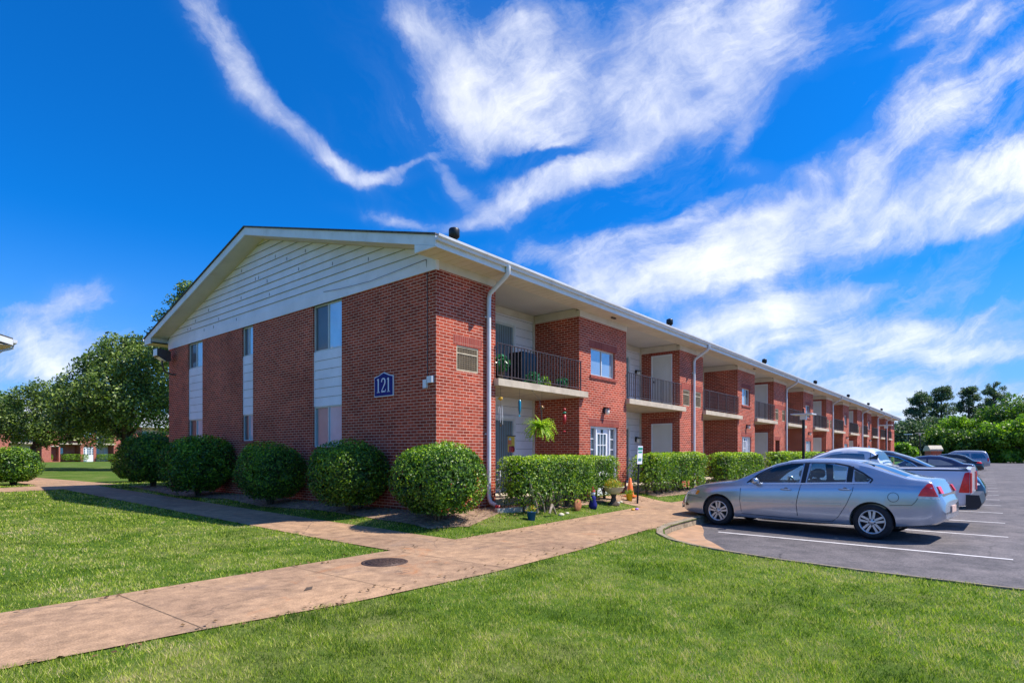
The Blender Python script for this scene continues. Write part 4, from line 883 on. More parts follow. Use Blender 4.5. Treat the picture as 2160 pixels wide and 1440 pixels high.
# ------------------------------------------------------------------ vehicles
def lerp_tab(tab, s):
    if s <= tab[0][0]: return tab[0][1]
    for (a, va), (b, vb) in zip(tab, tab[1:]):
        if s <= b: return va + (vb - va) * (s - a) / (b - a)
    return tab[-1][1]
def smooth_tab(tab, rad=0.06):
    return lambda s: sum(lerp_tab(tab, s + d*rad) * w for d, w in ((-1, .15), (-.5, .22), (0, .26), (.5, .22), (1, .15)))
class Body:
    """car surface as lofted sections; s runs forward from the rear axle, x is sideways"""
    def __init__(s, top, belt, bot, wid, tum=.40, crown=.04, cab=None):
        s.top = smooth_tab(top, .07); s.belt = smooth_tab(belt, .1); s.bot = smooth_tab(bot, .08); s.wid = smooth_tab(wid, .1); s.tum = tum; s.crown = crown
        s.s0, s.s1 = top[0][0], top[-1][0]; s.keys = sorted({round(k[0], 3) for k in top + belt + bot + wid}); s.cab = cab
    def ring(s, t, inset=0.0):
        zt = s.top(t) - inset; zb = s.bot(t); w = s.wid(t) - inset * 1.2
        zl = min(s.belt(t), zt - .03)
        if zb > zl - .12: zb = zl - .12
        h = zt - zl; g = lambda z: w - .045 - max(0, (z - zl)) * s.tum
        m = zb + (zl - zb) * .5; cr = s.crown * min(1, w)
        return [(0, zb), (w*.8, zb), (w - .05, zb + .03), (w - .015, zb + .12), (w, m), (w - .004, zl - .16), (w - .018, zl - .05), (w - .045, zl),
                (g(zl + h*.35), zl + h*.35), (g(zl + h*.7), zl + h*.7), (g(zl + h*.9) - .012, zl + h*.9), (g(zt) - .06, zl + h*.985), (g(zt) * .78, zt + cr*.45), (g(zt) * .45, zt + cr*.8), (0, zt + cr)]
    def W(s, t, z, up=False):
        r = s.ring(t)
        for (x0, z0), (x1, z1) in zip(r[2:12], r[3:13]):
            if z0 <= z <= z1: return x0 + (x1 - x0) * (z - z0) / max(1e-6, z1 - z0)
        return r[2][0] if z < r[2][1] else r[12][0]
    def Z(s, t, x):
        r = s.ring(t); x = abs(x)
        for (x1, z1), (x0, z0) in zip(r[8:14], r[9:15]):
            if x0 <= x <= x1: return z0 + (z1 - z0) * (x - x0) / max(1e-6, x1 - x0)
        return r[8][1]
    def mesh(s, a=None, b=None, inset=0.0, zmin=None, step=.07):
        ends = [] if a is not None else list(np.arange(s.s0, s.s0+.3, .025)) + list(np.arange(s.s1-.4, s.s1, .03))
        a = s.s0 if a is None else a; b = s.s1 if b is None else b
        st = sorted({round(x, 4) for x in list(np.linspace(a, b, int((b-a)/step)+2)) + [k for k in s.keys if a < k < b] + ends})
        st = [st[0]] + [q for p, q in zip(st, st[1:]) if q - p > .012]
        vs = []; n = None
        for t in st:
            r = s.ring(t, inset)
            if zmin is not None: r = [(x, max(z, zmin + i*.004)) for i, (x, z) in enumerate(r)]
            full = [(x, t, z) for x, z in r] + [(-x, t, z) for x, z in reversed(r[1:-1])]; n = len(full); vs += full
        fs = [(i*n+k, i*n+(k+1) % n, (i+1)*n+(k+1) % n, (i+1)*n+k) for i in range(len(st)-1) for k in range(n)]
        fs += [tuple(reversed(range(n))), tuple(range((len(st)-1)*n, len(st)*n))]
        fs = [tuple(reversed(f)) for f in fs]
        return vs, fs
def raw_obj(name, vs, fs, mat=None):
    me = bpy.data.meshes.new(name); me.from_pydata(vs, [], fs)
    bm = bmesh.new(); bm.from_mesh(me); bmesh.ops.recalc_face_normals(bm, faces=bm.faces); bm.to_mesh(me); bm.free()
    if mat: me.materials.append(mat)
    o = bpy.data.objects.new(name, me); COL.objects.link(o); return o
def carve(o, cutters):
    for c in cutters:
        md = o.modifiers.new('cut', 'BOOLEAN'); md.operation = 'DIFFERENCE'; md.solver = 'EXACT'; md.object = c
    bpy.context.view_layer.update(); dg = bpy.context.evaluated_depsgraph_get()
    me = bpy.data.meshes.new_from_object(o.evaluated_get(dg)); o.modifiers.clear(); old = o.data; o.data = me; bpy.data.meshes.remove(old)
    for c in cutters: m = c.data; bpy.data.objects.remove(c); bpy.data.meshes.remove(m)
    me.polygons.foreach_set('use_smooth', [True]*len(me.polygons)); me.set_sharp_from_angle(angle=R(32))
def rounded(poly, r=.03, n=3):
    out = []; N_ = len(poly)
    for i in range(N_):
        p = Vector(poly[i]); a = Vector(poly[i-1]); b = Vector(poly[(i+1) % N_]); ra = min(r, (a-p).length*.45, (b-p).length*.45)
        pa = p + (a-p).normalized()*ra; pb = p + (b-p).normalized()*ra
        for k in range(n+1):
            t = k/n; q = pa*(1-t)**2 + p*2*t*(1-t) + pb*t*t; out.append((q.x, q.y))
    return out
def side_panel(body, poly, off, side, mat, name, parent, thick=0.0, cell=.09):
    """a polygon given in (s,z) laid on the body side, off metres out; thick>0 gives it a rim"""
    bm = bmesh.new(); bmesh.ops.triangle_fill
    f = bm.faces.new([bm.verts.new((0, p[0], p[1])) for p in poly])
    a0, a1 = min(p[0] for p in poly), max(p[0] for p in poly); b0, b1 = min(p[1] for p in poly), max(p[1] for p in poly)
    for k in range(1, int((a1-a0)/cell)+1): bmesh.ops.bisect_plane(bm, geom=bm.verts[:]+bm.edges[:]+bm.faces[:], plane_co=(0, a0+cell*k, 0), plane_no=(0, 1, 0))
    for k in range(1, int((b1-b0)/cell)+1): bmesh.ops.bisect_plane(bm, geom=bm.verts[:]+bm.edges[:]+bm.faces[:], plane_co=(0, 0, b0+cell*k), plane_no=(0, 0, 1))
    for v in bm.verts: v.co.x = side * (body.W(v.co.y, v.co.z) + off)
    if thick:
        r = bmesh.ops.extrude_face_region(bm, geom=bm.faces[:]); 
        for v in [e for e in r['geom'] if isinstance(e, bmesh.types.BMVert)]: v.co.x -= side * thick
    bmesh.ops.recalc_face_normals(bm, faces=bm.faces)
    me = bpy.data.meshes.new(name); bm.to_mesh(me); bm.free(); me.materials.append(mat)
    me.polygons.foreach_set('use_smooth', [True]*len(me.polygons)); me.set_sharp_from_angle(angle=R(35))
    o = bpy.data.objects.new(name, me); COL.objects.link(o); o.parent = parent; return o
def side_line(mb, body, pts, w, off, side, closed=False):
    P = []
    pts = list(pts) + ([pts[0]] if closed else [])
    for (a, b) in zip(pts, pts[1:]):
        n = max(1, int(math.hypot(b[0]-a[0], b[1]-a[1]) / .06)); P += [(a[0]+(b[0]-a[0])*k/n, a[1]+(b[1]-a[1])*k/n) for k in range(n)]
    P.append(pts[-1])
    for a, b in zip(P, P[1:]):
        d = Vector((b[0]-a[0], b[1]-a[1])).normalized(); nx, nz = -d.y*w/2, d.x*w/2
        q = [(a[0]+nx, a[1]+nz), (a[0]-nx, a[1]-nz), (b[0]-nx, b[1]-nz), (b[0]+nx, b[1]+nz)]
        mb.quad(*[(side*(body.W(s, z)+off), s, z) for s, z in q])
def wheel(parent, s, x, side, r=.33, rim='silver', spokes=5, w=.20, rr=.225):
    wl = empty('wheel', (x, s, r)); wl.parent = parent
    m = MB(); h = w/2
    m.lathe((0, 0, 0), [(rr-.01, -h*.9), (rr+.02, -h), (r-.05, -h), (r-.015, -h*.85), (r, -h*.5), (r, h*.5), (r-.015, h*.85), (r-.05, h), (rr+.02, h), (rr-.01, h*.9)], 'x', 40)
    m.build('tyre', M['rubber'], wl)
    mt = M['rim_'+rim]; m = MB(); m.use(mt); o = side * (h*.86)
    m.lathe((0, 0, 0), [(rr+.004, o), (rr-.005, o+side*.012), (rr-.022, o+side*.004), (rr-.03, o-side*.05)], 'x', 40)
    m.lathe((0, 0, 0), [(0, o+side*.004), (.05, o+side*.002), (.062, o-side*.012), (.062, o-side*.04)], 'x', 20)
    for k in range(spokes):
        a = 2*math.pi*k/spokes + .31
        for d in ((-.034, .034) if spokes == 5 else (0,)):
            ca, sa = math.cos(a), math.sin(a); hw = .022 if spokes == 5 else .02
            pts = [(.045, d*.6-hw*.8), (rr-.015, d*1.25-hw), (rr-.015, d*1.25+hw), (.045, d*.6+hw*.8)]
            m.prism([(o - side*.03, p*ca - q*sa, p*sa + q*ca) for p, q in pts], (side*.03, 0, 0))
    m.use(M['black']); m.lathe((0, 0, 0), [(0, o-side*.05), (rr-.02, o-side*.05), (rr-.02, o-side*.055)], 'x', 24)
    for k in range(5):
        a = 2*math.pi*(k+.5)/5 + .31; m.lathe((o+side*.001, .052*math.cos(a), .052*math.sin(a)), [(.013, -.01), (.013, side*.004), (0, side*.005)], 'x', 8)
    m.build('rim', None, wl); return wl
M['rim_silver'] = pm('alloy_silver', (0.62, 0.62, 0.64), 0.32, metal=0.6, var=0.05)
M['rim_dark'] = pm('alloy_dark', (0.2, 0.2, 0.22), 0.3, metal=0.7)
def paint(name, col, metal=.55, rough=.32, coat=1.0): return pm(name, col, rough, metal, .03, 3.0, 0, 60, coat)
M['p_blue'] = paint('paint_silver_blue', (0.44, 0.50, 0.60), .62, .24); M['p_white'] = paint('paint_white', (0.66, 0.67, 0.76), 0, .4); M['p_dark'] = paint('paint_midnight', (0.012, 0.014, 0.03), .2, .3)
M['p_navy'] = paint('paint_navy', (0.03, 0.04, 0.10), .4, .3); M['p_black'] = paint('paint_black', (0.015, 0.015, 0.02), .2, .25); M['p_silver'] = paint('paint_silver', (0.40, 0.41, 0.46), .5, .35)
M['glass'] = glass_mat('car_glass', (0.80, 1.0, 1.0), 0.02); M['darkglass'] = pane_mat('dark_car_glass', (0.02, 0.04, 0.05), 0.25); M['skyglass'] = glass_mat('rear_glass', (0.25, 0.36, 0.42), .16)
M['red'] = pm('red_lens', (0.90, 0.02, 0.015), 0.3, var=.12, scale=20, coat=.3); M['clear'] = pm('clear_lens', (0.72, 0.70, 0.68), 0.12, var=.2, scale=25, coat=1.0); M['amber'] = pm('amber_lens', (0.75, 0.26, 0.03), 0.2, coat=1.0)
M['trim'] = pm('black_trim', (0.02, 0.02, 0.024), 0.5); M['seat'] = pm('seat_cloth', (0.36, 0.36, 0.37), 0.85, var=.15); M['chrome'] = pm('chrome', (0.8, 0.8, 0.82), 0.12, metal=1.0, var=.02); M['gap'] = pm('panel_gap', (0.02, 0.022, 0.03), 0.8)
M['plate'] = pm('plate', (0.78, 0.52, 0.42), 0.5, var=.2, scale=30)

def vehicle(name, cat, label, body, mat, wheels, wins, wshield, wrear, rot, loc, lens=(), group='cars parked nose to kerb', lines=(), r=.33, handles=(), mirror=None, cav=None, opaque=False, extra=None, seats=((.75, 1), (1.75, 1)), rim='silver', bed=None, archr=.37):
    t = empty(name, loc, rot, label, cat, group)
    vs, fs = body.mesh(); o = raw_obj('body', vs, fs, M[mat]); cut = []
    for s in wheels:
        for sd in (-1, 1):
            m = MB(); wd = body.wid(s); m.lathe((sd*(wd-.32), s, r), [(0, 0), (archr, 0), (archr, sd*.6), (0, sd*.6)], 'x', 36, False); cut.append(raw_obj('c', m.v, m.f))
    if cav:
        a, b, zf = cav; v2, f2 = body.mesh(a, b, .05, zf, .1); cut.append(raw_obj('c', v2, f2))
        for w_ in wins:
            p = rounded(w_, .03); m = MB(); m.prism([(-1.3, q[0], q[1]) for q in p], (2.6, 0, 0)); cut.append(raw_obj('c', m.v, m.f))
        for rg in (wshield, wrear):
            if rg:
                a, b = rg; sts = np.linspace(a, b, 7); lf = []; rt = []
                for s in sts: x = body.ring(s)[11][0] - .03; rt.append((x, s, .9)); lf.append((-x, s, .9))
                m = MB(); m.prism(rt + lf[::-1], (0, 0, 1.4)); c = raw_obj('c', m.v, m.f); cut.append(c)
                c.data.transform(Matrix.Identity(4))
    if bed:
        a, b, zf, wv = bed; m = MB(); m.box(-wv, wv, a, b, zf, 2.2); cut.append(raw_obj('c', m.v, m.f))
    carve(o, cut); o.parent = t; o.name = 'body'
    gm = M['glass']
    for w_ in wins:
        for sd in (-1, 1):
            p = rounded(w_, .03); side_panel(body, p, -.012 if cav else .003, sd, gm if cav else M['darkglass'], 'side_window', t)
    for rg, nm in ((wshield, 'windscreen'), (wrear, 'rear_window')):
        if not rg: continue
        a, b = rg; vv = []; ff = []; ns, nx = 10, 10; up = -.012 if cav else .004
        for i in range(ns+1):
            s = a + (b-a)*i/ns; X = body.ring(s)[11][0] - .02
            for k in range(nx+1): x = -X + 2*X*k/nx; vv.append((x, s, body.Z(s, x) + up))
        for i in range(ns):
            for k in range(nx): q = i*(nx+1)+k; ff.append((q, q+1, q+nx+2, q+nx+1))
        g_ = raw_obj(nm, vv, ff, (M['skyglass'] if cav else M['darkglass'])); g_.parent = t; g_.data.polygons.foreach_set('use_smooth', [True]*len(g_.data.polygons))
    for s in wheels:
        for sd in (-1, 1): wheel(t, s, sd*(body.wid(s) - .105), sd, r, rim)
    ub = MB()                                                          # dark wheel wells and floor
    ub.box(-.55, .55, body.s0+.75, body.s1-.75, .22, .36)
    for s in wheels: ub.box(-body.wid(s)+.26, body.wid(s)-.26, s-.38, s+.38, .22, .72)
    ub.build('underbody', M['trim'], t)
    for sd in (-1, 1):
        if lines:
            m = MB()
            for pts, w_ in lines: side_line(m, body, pts, w_, .0015, sd)
            m.build('panel_seam', M['gap'], t)
        for nm, pl, mt, off, th in lens: side_panel(body, rounded(pl, .02), off, sd, M[mt], nm, t, th, .06)
        for hs, hz in handles:
            x = body.W(hs, hz); m = MB(); m.tube([(sd*(x+.004), hs-.1, hz), (sd*(x+.035), hs-.07, hz+.004), (sd*(x+.035), hs+.07, hz+.004), (sd*(x+.004), hs+.1, hz)], .014, 8); m.lathe((sd*(x+.002), hs, hz), [(.045, -.004), (.045, .003), (0, .004)], 'x', 14); m.build('door_handle', M[mat], t)
        if mirror:
            ms, mz = mirror; x = body.W(ms, mz); m = MB()
            prf = [(0, -.09), (.045, -.08), (.07, -.03), (.07, .04), (.05, .09), (0, .1)]
            m.lathe((sd*(x+.13), ms, mz+.03), [(.0, -.07), (.055, -.065), (.072, -.02), (.07, .03), (.06, .07), (0, .075)], 'x', 14); m.tube([(sd*(x-.01), ms, mz-.02), (sd*(x+.08), ms, mz)], .022, 8); m.build('mirror', M[mat], t)
    if cav:
        a, b, zf = cav; wi = body.wid((a+b)/2) - .16
        m = MB(); m.box(-wi, wi, a+.3, b-.3, .30, .36); m.build('cabin_floor', M['trim'], t)
        for s, _ in seats:
            for x in (-.37, .37):
                m = MB(); m.prism([(x-.24, s+.15, .55), (x-.24, s-.28, .52), (x-.24, s-.42, 1.02), (x-.24, s-.33, 1.07), (x-.24, s-.16, .66), (x-.24, s+.18, .66)], (.48, 0, 0)); m.tube([(x, s-.40, 1.0), (x, s-.42, 1.1)], .03, 6); m.lathe((x, s-.42, 1.08), [(0, 0), (.10, .01), (.14, .07), (.13, .16), (.05, .20), (0, .2)], n=14); m.build('seat', M['seat'], t)
        m = MB(); m.prism([(-wi, b-.55, .6), (-wi, b-.95, .72), (-wi, b-1.0, .90), (-wi, b-.5, .97)], (2*wi, 0, 0)); m.build('dashboard', M['trim'], t)
        m = MB(); 
        cen = Vector((-.37, b-1.12, .93)); pts = [cen + Vector((.17*math.cos(q), -.05*math.sin(q)*-1, .17*math.sin(q))) for q in np.linspace(0, 6.2832, 20)]
        m.tube(pts, .014, 6); m.tube([cen, cen + Vector((0, .25, -.06))], .02, 6); m.build('steering_wheel', M['trim'], t)
    if extra: extra(t, body)
    return t

# 1: silver blue sedan -------------------------------------------------
sed = Body(top=[(-1.08, .64), (-1.065, .76), (-.99, .93), (-.94, 1.08), (-.88, 1.115), (-.55, 1.15), (-.30, 1.235), (.05, 1.37), (.35, 1.445), (.70, 1.475), (1.15, 1.485), (1.55, 1.455), (1.85, 1.385), (2.15, 1.26), (2.50, 1.085), (2.68, 1.005), (2.9, .985), (3.3, .93), (3.6, .86), (3.8, .77), (3.98, .62), (4.08, .52), (4.12, .46)],
           belt=[(-1.3, 1.0), (-.9, 1.05), (0, 1.045), (1.3, .99), (2.4, .945), (3.0, .90), (3.6, .80), (4.1, .66)],
           bot=[(-1.08, .47), (-1.05, .40), (-.96, .34), (-.8, .30), (-.4, .25), (0, .22), (2.6, .20), (3.5, .20), (3.95, .24), (4.12, .32)],
           wid=[(-1.08, .60), (-1.06, .70), (-1.0, .79), (-.88, .86), (-.6, .905), (0, .925), (2.6, .925), (3.3, .90), (3.7, .82), (3.95, .70), (4.12, .50)], tum=.46)
def sed_extra(t, b):
    m = MB(); s = -1.2; m.box(-.2, .2, -1.105, -1.085, .54, .66); m.build('number_plate', M['plate'], t)
    m = MB(); m.box(-.60, .60, -1.035, -1.0, .84, .89); m.build('boot_trim', M['chrome'], t)
    for sd in (-1, 1):
        m = MB(); m.prism([(sd*.50, -.95, 1.02), (sd*.70, -.94, 1.02), (sd*.72, -1.0, .90), (sd*.56, -1.01, .90)], (0, -.03, 0)); m.build('tail_light', M['red'], t)
    m = MB(); m.prism([(-.02, .30, 1.50), (-.02, .12, 1.49), (-.02, .10, 1.60)], (.015, 0, 0)); m.build('antenna', M['trim'], t)
    m = MB(); side_line(m, b, [( -.34 + .085*math.cos(q), .81 + .085*math.sin(q)) for q in np.linspace(0, 6.2832, 24)], .009, .002, -1); m.build('fuel_flap', M['gap'], t)
    for sd in (-1, 1):
        for a, c in (((2.46, .59), (1.40, .60)), ((1.28, .60), (.52, .63))): m = MB(); side_line(m, b, [a, c], .035, .012, sd); side_line(m, b, [(a[0], a[1]-.022), (c[0], c[1]-.022)], .01, .005, sd); m.build('side_moulding', M['p_blue'], t)
        m = MB(); side_line(m, b, [(2.38, .955), (1.30, 1.0), (.75, 1.03), (.06, 1.055)], .02, .006, sd); m.build('belt_chrome', M['chrome'], t)
        m = MB(); side_line(m, b, [(2.37, .98), (2.15, 1.165), (1.84, 1.345), (1.53, 1.415), (1.1, 1.43), (.7, 1.42), (.42, 1.365), (.16, 1.23), (.0, 1.12), (.04, 1.06)], .028, .004, sd)
        side_line(m, b, [(1.225, 1.01), (1.20, 1.42)], .09, .003, sd); side_line(m, b, [(.39, 1.06), (.39, 1.36)], .10, .003, sd); m.build('window_surround', M['trim'], t)
        side_panel(b, rounded([(3.80, .40), (4.0, .38), (4.02, .45), (3.84, .46)], .02), .004, sd, M['trim'], 'fog_light', t)
vehicle('parked_sedan', 'car', 'silver blue sedan with red tail lights, nearest parked car, its nose over the kerb', sed, 'p_blue', (0.0, 3.02),
    [[(2.34, .985), (2.14, 1.15), (1.81, 1.33), (1.52, 1.395), (1.27, 1.405), (1.30, 1.02)], [(1.16, 1.025), (1.12, 1.41), (.80, 1.40), (.46, 1.34), (.45, 1.06)], [(.33, 1.29), (.12, 1.19), (.035, 1.12), (.07, 1.075), (.30, 1.07)]],
    (1.62, 2.58), (-.50, .26), math.atan2(-.105, .9945), (5.165, -7.38, GZL),
    lens=[('tail_light', [(-.71, .85), (-.76, .96), (-.84, 1.075), (-.90, 1.075), (-.97, .89), (-.99, .845)], 'red', .008, .03), ('reversing_light', [(-.71, .842), (-.99, .838), (-1.01, .80), (-.70, .81)], 'clear', .007, .02),
          ('headlight', [(3.84, .66), (3.80, .735), (3.66, .80), (3.50, .765), (3.50, .74), (3.56, .66)], 'clear', .006, .02), ('indicator', [(3.60, .675), (3.54, .775), (3.47, .75), (3.54, .665)], 'amber', .010, .02)],
    lines=[([(2.49, .92), (2.51, .60), (2.47, .31), (1.32, .28)], .010), ([(1.25, 1.0), (1.31, .75), (1.34, .57), (1.31, .28)], .012), ([(.30, 1.04), (.32, .90), (.42, .64), (.57, .38), (.68, .28), (1.31, .27)], .010), ([(-.28, .66), (-.62, .68), (-.68, .75), (-.72, .84)], .009), ([(2.56, .235), (1.7, .215), (.42, .24)], .014), ([(3.42, .60), (3.62, .62), (3.84, .64)], .008)],
    handles=((1.54, .87), (.45, .915)), mirror=(2.14, .995), cav=(-.45, 2.72, .42), extra=sed_extra, archr=.378)

# 2: white pickup, tail to the lot --------------------------------------
pk = Body(top=[(-1.18, 1.28), (-1.1, 1.30), (-.6, 1.30), (.34, 1.30), (.42, 1.31), (.48, 1.45), (.56, 1.64), (.70, 1.71), (1.1, 1.745), (1.45, 1.70), (1.85, 1.54), (2.3, 1.26), (2.45, 1.19), (3.0, 1.12), (3.5, 1.02), (3.72, .8)],
          belt=[(-1.18, 1.20), (.6, 1.20), (2.3, 1.14), (3.72, .75)], bot=[(-1.18, .50), (-.6, .42), (3.2, .34), (3.72, .42)], wid=[(-1.18, .86), (-.8, .90), (2.9, .90), (3.4, .84), (3.72, .66)], tum=.30)
def pk_extra(t, b):
    for sd in (-1, 1):
        m = MB(); side_line(m, b, [(-1.14, 1.25), (.38, 1.25)], .03, .004, sd); m.build('bed_rail', M['trim'], t)
        m = MB(); m.box(sd*.90-.16*(sd > 0) , sd*.90+.16*(sd < 0), -1.20, -1.17, .78, 1.20); m.build('tail_light', M['red'], t)
    m = MB(); m.prism([(-.88, -1.10, .44), (-.88, -1.32, .46), (-.88, -1.36, .56), (-.88, -1.32, .74), (-.88, -1.10, .74)], (1.76, 0, 0)); m.build('bumper', M['trim'], t)
    m = MB(); m.box(-.80, .80, -1.12, .36, 1.26, 1.29); m.build('bed_cover', M['trim'], t)
vehicle('pickup_truck', 'pickup', 'white pickup with black bumper, parked directly behind the silver blue sedan', pk, 'p_white', (0.0, 2.85),
    [[(2.08, 1.21), (1.84, 1.42), (1.5, 1.58), (1.15, 1.62), (.78, 1.60), (.74, 1.20)]], (1.55, 2.3), (.42, .58), R(-2), (8.08, -7.52, GZL),
    lens=[('tail_light', [(-1.16, .78), (-1.16, 1.22), (-1.08, 1.20), (-.98, .78)], 'red', .006, .03)], lines=[([(.66, 1.62), (.64, 1.16), (.66, .55), (.66, .45)], .012), ([(.40, 1.2), (.40, .50)], .014)], handles=((.90, 1.05),), mirror=(2.0, 1.2), cav=None, bed=(-1.1, .30, .8, .78), extra=pk_extra, r=.36, archr=.41)
# 3: dark crossover facing out ------------------------------------------
suv = Body(top=[(-1.0, .8), (-.96, 1.15), (-.85, 1.45), (-.6, 1.60), (0, 1.70), (1.0, 1.70), (1.5, 1.65), (2.0, 1.48), (2.5, 1.22), (2.7, 1.13), (3.1, 1.07), (3.5, .98), (3.62, .88), (3.75, .68), (3.8, .5)],
           belt=[(-1.0, 1.05), (2.4, 1.02), (3.2, .95), (3.8, .62)], bot=[(-1.0, .42), (-.5, .30), (3.2, .28), (3.8, .36)], wid=[(-1.0, .72), (-.8, .86), (-.2, .92), (2.8, .92), (3.4, .85), (3.68, .70), (3.8, .5)], tum=.42)
def suv_extra(t, b):
    for sd in (-1, 1):
        m = MB(); side_line(m, b, [(2.42, 1.06), (2.05, 1.33), (1.7, 1.50), (1.3, 1.58), (.6, 1.61), (-.3, 1.56)], .025, .005, sd); m.build('window_trim', M['chrome'], t)
    m = MB(); m.box(-.36, .36, 3.72, 3.775, .50, .62); m.build('grille', M['trim'], t)
    for sd in (-1, 1): m = MB(); m.tube([(sd*.62, -.5, 1.66), (sd*.62, -.3, 1.74), (sd*.62, 1.0, 1.75), (sd*.62, 1.25, 1.70)], .015, 6); m.build('roof_rail', M['trim'], t)
vehicle('parked_suv', 'suv', 'dark blue crossover backed in, its bonnet and headlight facing the lot, beyond the white pickup', suv, 'p_dark', (0.0, 2.75),
    [[(2.36, 1.07), (2.02, 1.32), (1.7, 1.47), (1.32, 1.55), (1.28, 1.06)], [(1.18, 1.06), (1.2, 1.56), (.55, 1.58), (.30, 1.56), (.24, 1.06)], [(.14, 1.08), (.18, 1.54), (-.35, 1.48), (-.55, 1.12)]], (1.56, 2.6), None, R(178), (13.75, -5.12, GZL),
    lens=[('headlight', [(3.18, .80), (3.24, .94), (3.46, .90), (3.68, .72), (3.60, .70)], 'clear', .006, .02)], lines=[([(2.42, .98), (2.44, .6), (2.3, .32)], .012), ([(1.23, 1.0), (1.28, .6), (1.2, .3)], .012)], handles=((1.42, .93), (.4, .95)), mirror=(2.12, 1.06), cav=(-.6, 2.6, .5), extra=suv_extra, r=.35, archr=.40)
# 4: navy coupe, tail to the lot ----------------------------------------
def sedan_body(h=1.42, w=.90): return Body(top=[(-1.05, .62), (-1.0, .86), (-.93, 1.03), (-.8, 1.06), (-.45, 1.09), (0, h-.16), (.5, h-.02), (1.0, h), (1.5, h-.06), (2.0, h-.22), (2.5, .99), (3.1, .93), (3.5, .82), (3.7, .66), (3.78, .5)],
    belt=[(-1.05, .95), (0, .98), (2.3, .92), (3.78, .6)], bot=[(-1.05, .44), (-.4, .27), (3.3, .24), (3.78, .34)], wid=[(-1.05, .62), (-.9, .80), (-.3, w), (2.7, w), (3.4, .82), (3.78, .5)], tum=.46)
c4w = [[(2.1, .97), (1.75, 1.20), (1.35, 1.31), (1.10, 1.32), (1.1, .98)], [(1.0, .98), (1.02, 1.32), (.5, 1.29), (.15, 1.16), (-.08, 1.03), (.1, 1.0)]]
ln = [([(1.05, .95), (1.12, .6), (1.05, .28)], .012), ([(2.3, .9), (2.32, .5), (2.25, .3)], .012)]
vehicle('parked_coupe', 'car', 'navy blue low car whose sloping tail shows between the dark crossover and the black sedan', sedan_body(1.50), 'p_navy', (0.0, 2.72), c4w, (1.5, 2.4), (-.40, .35), R(-1), (30.6, -7.45, GZL),
    lens=[('tail_light', [(-.72, .82), (-.78, .96), (-.94, .96), (-.98, .84)], 'clear', .006, .02)], lines=ln, handles=((1.3, .84),), mirror=(2.0, .95))
vehicle('parked_sedan', 'car', 'black sedan with a bright red tail light between navy car and silver estate car', sedan_body(1.60, .92), 'p_black', (0.0, 2.80), c4w, (1.5, 2.4), (-.40, .35), R(-1), (47.4, -7.6, GZL),
    lens=[('tail_light', [(-.62, .90), (-.70, 1.03), (-.92, 1.01), (-.98, .90)], 'red', .008, .03)], lines=ln, handles=((1.3, .86),), mirror=(2.0, .98))
est = Body(top=[(-1.1, .7), (-1.06, 1.1), (-.95, 1.50), (-.8, 1.80), (-.5, 1.88), (.6, 1.92), (1.6, 1.88), (2.1, 1.64), (2.6, 1.22), (2.8, 1.12), (3.5, 1.02), (3.8, .8)], belt=[(-1.1, 1.14), (2.6, 1.1), (3.8, .7)], bot=[(-1.1, .45), (-.5, .34), (3.8, .4)], wid=[(-1.1, .84), (-.9, .92), (3.0, .92), (3.8, .7)], tum=.28)
vehicle('parked_estate_car', 'suv', 'silver estate car with dark windows and red tail light, farthest parked car in the row', est, 'p_silver', (0.0, 2.9),
    [[(2.35, 1.16), (2.0, 1.50), (1.6, 1.62), (1.35, 1.63), (1.35, 1.15)], [(1.25, 1.15), (1.25, 1.63), (.5, 1.65), (.42, 1.16)], [(.3, 1.16), (.3, 1.65), (-.60, 1.60), (-.82, 1.2)]], (1.75, 2.6), None, R(0), (63.8, -7.9, GZL),
    lens=[('tail_light', [(-.90, .90), (-.90, 1.22), (-1.0, 1.22), (-1.04, .90)], 'red', .008, .04)], lines=ln, handles=((1.4, 1.0), (.5, 1.0)), mirror=(2.2, 1.1), r=.36, archr=.40)
vehicle('parked_sedan', 'car', 'pale car mostly hidden at the far left of the estate car roof', sedan_body(1.55), 'p_silver', (0.0, 2.72), c4w, (1.5, 2.4), (-.40, .35), R(180), (70.5, -5.0, GZL), lines=ln)
# ------------------------------------------------------------------ small things
def gnd(x, y): return g1(x, y)
mh = MB(); c = (-3.5, -2.80); z = gnd(*c) + .012
mh.lathe((c[0], c[1], z), [(.305, 0), (.305, .006), (.27, .007), (.265, .003), (.262, .003)], n=40)
mh.lathe((c[0], c[1], z), [(0, .005), (.262, .005), (.262, .002)], n=40)
for k in range(-4, 5):
    w = math.sqrt(max(0, .24**2 - (k*.052)**2))
    for q in range(int(w/.03)): x = -w + 2*w*(q+.5)/max(1, int(w/.03)); mh.box(c[0]+x-.018, c[0]+x+.018, c[1]+k*.052-.010, c[1]+k*.052+.010, z+.004, z+.009)
tag(mh.build('manhole_cover', M['iron_cover']), 'round rusty cast iron manhole cover set in the sidewalk', 'manhole cover')

ps = empty('post_sign', (6.45, -1.32, gnd(6.45, -1.32)), 0, 'small white and green parking sign on a thin leaning black post beside the walk', 'sign')
m = MB(); m.tube([(0, 0, -.1), (.10, -.01, 1.62)], .028, 8); m.build('post', M['black'], ps)
m = MB(); m.prism([(-.07, -.035, 1.13), (.22, -.035, 1.13), (.25, -.045, 1.64), (-.04, -.045, 1.64)], (0, .01, 0)); sgp = m.build('sign_panel', M['signwhite'], ps)
M['green'] = pm('sign_green', (0.02, 0.28, 0.16), .4)
m = MB(); m.box(-.03, .22, -.052, -.046, 1.53, 1.60); m.box(-.02, .20, -.052, -.046, 1.45, 1.49); m.box(-.02, .17, -.052, -.046, 1.27, 1.29); m.box(-.02, .17, -.052, -.046, 1.23, 1.25); m.build('lettering', M['green'], sgp)

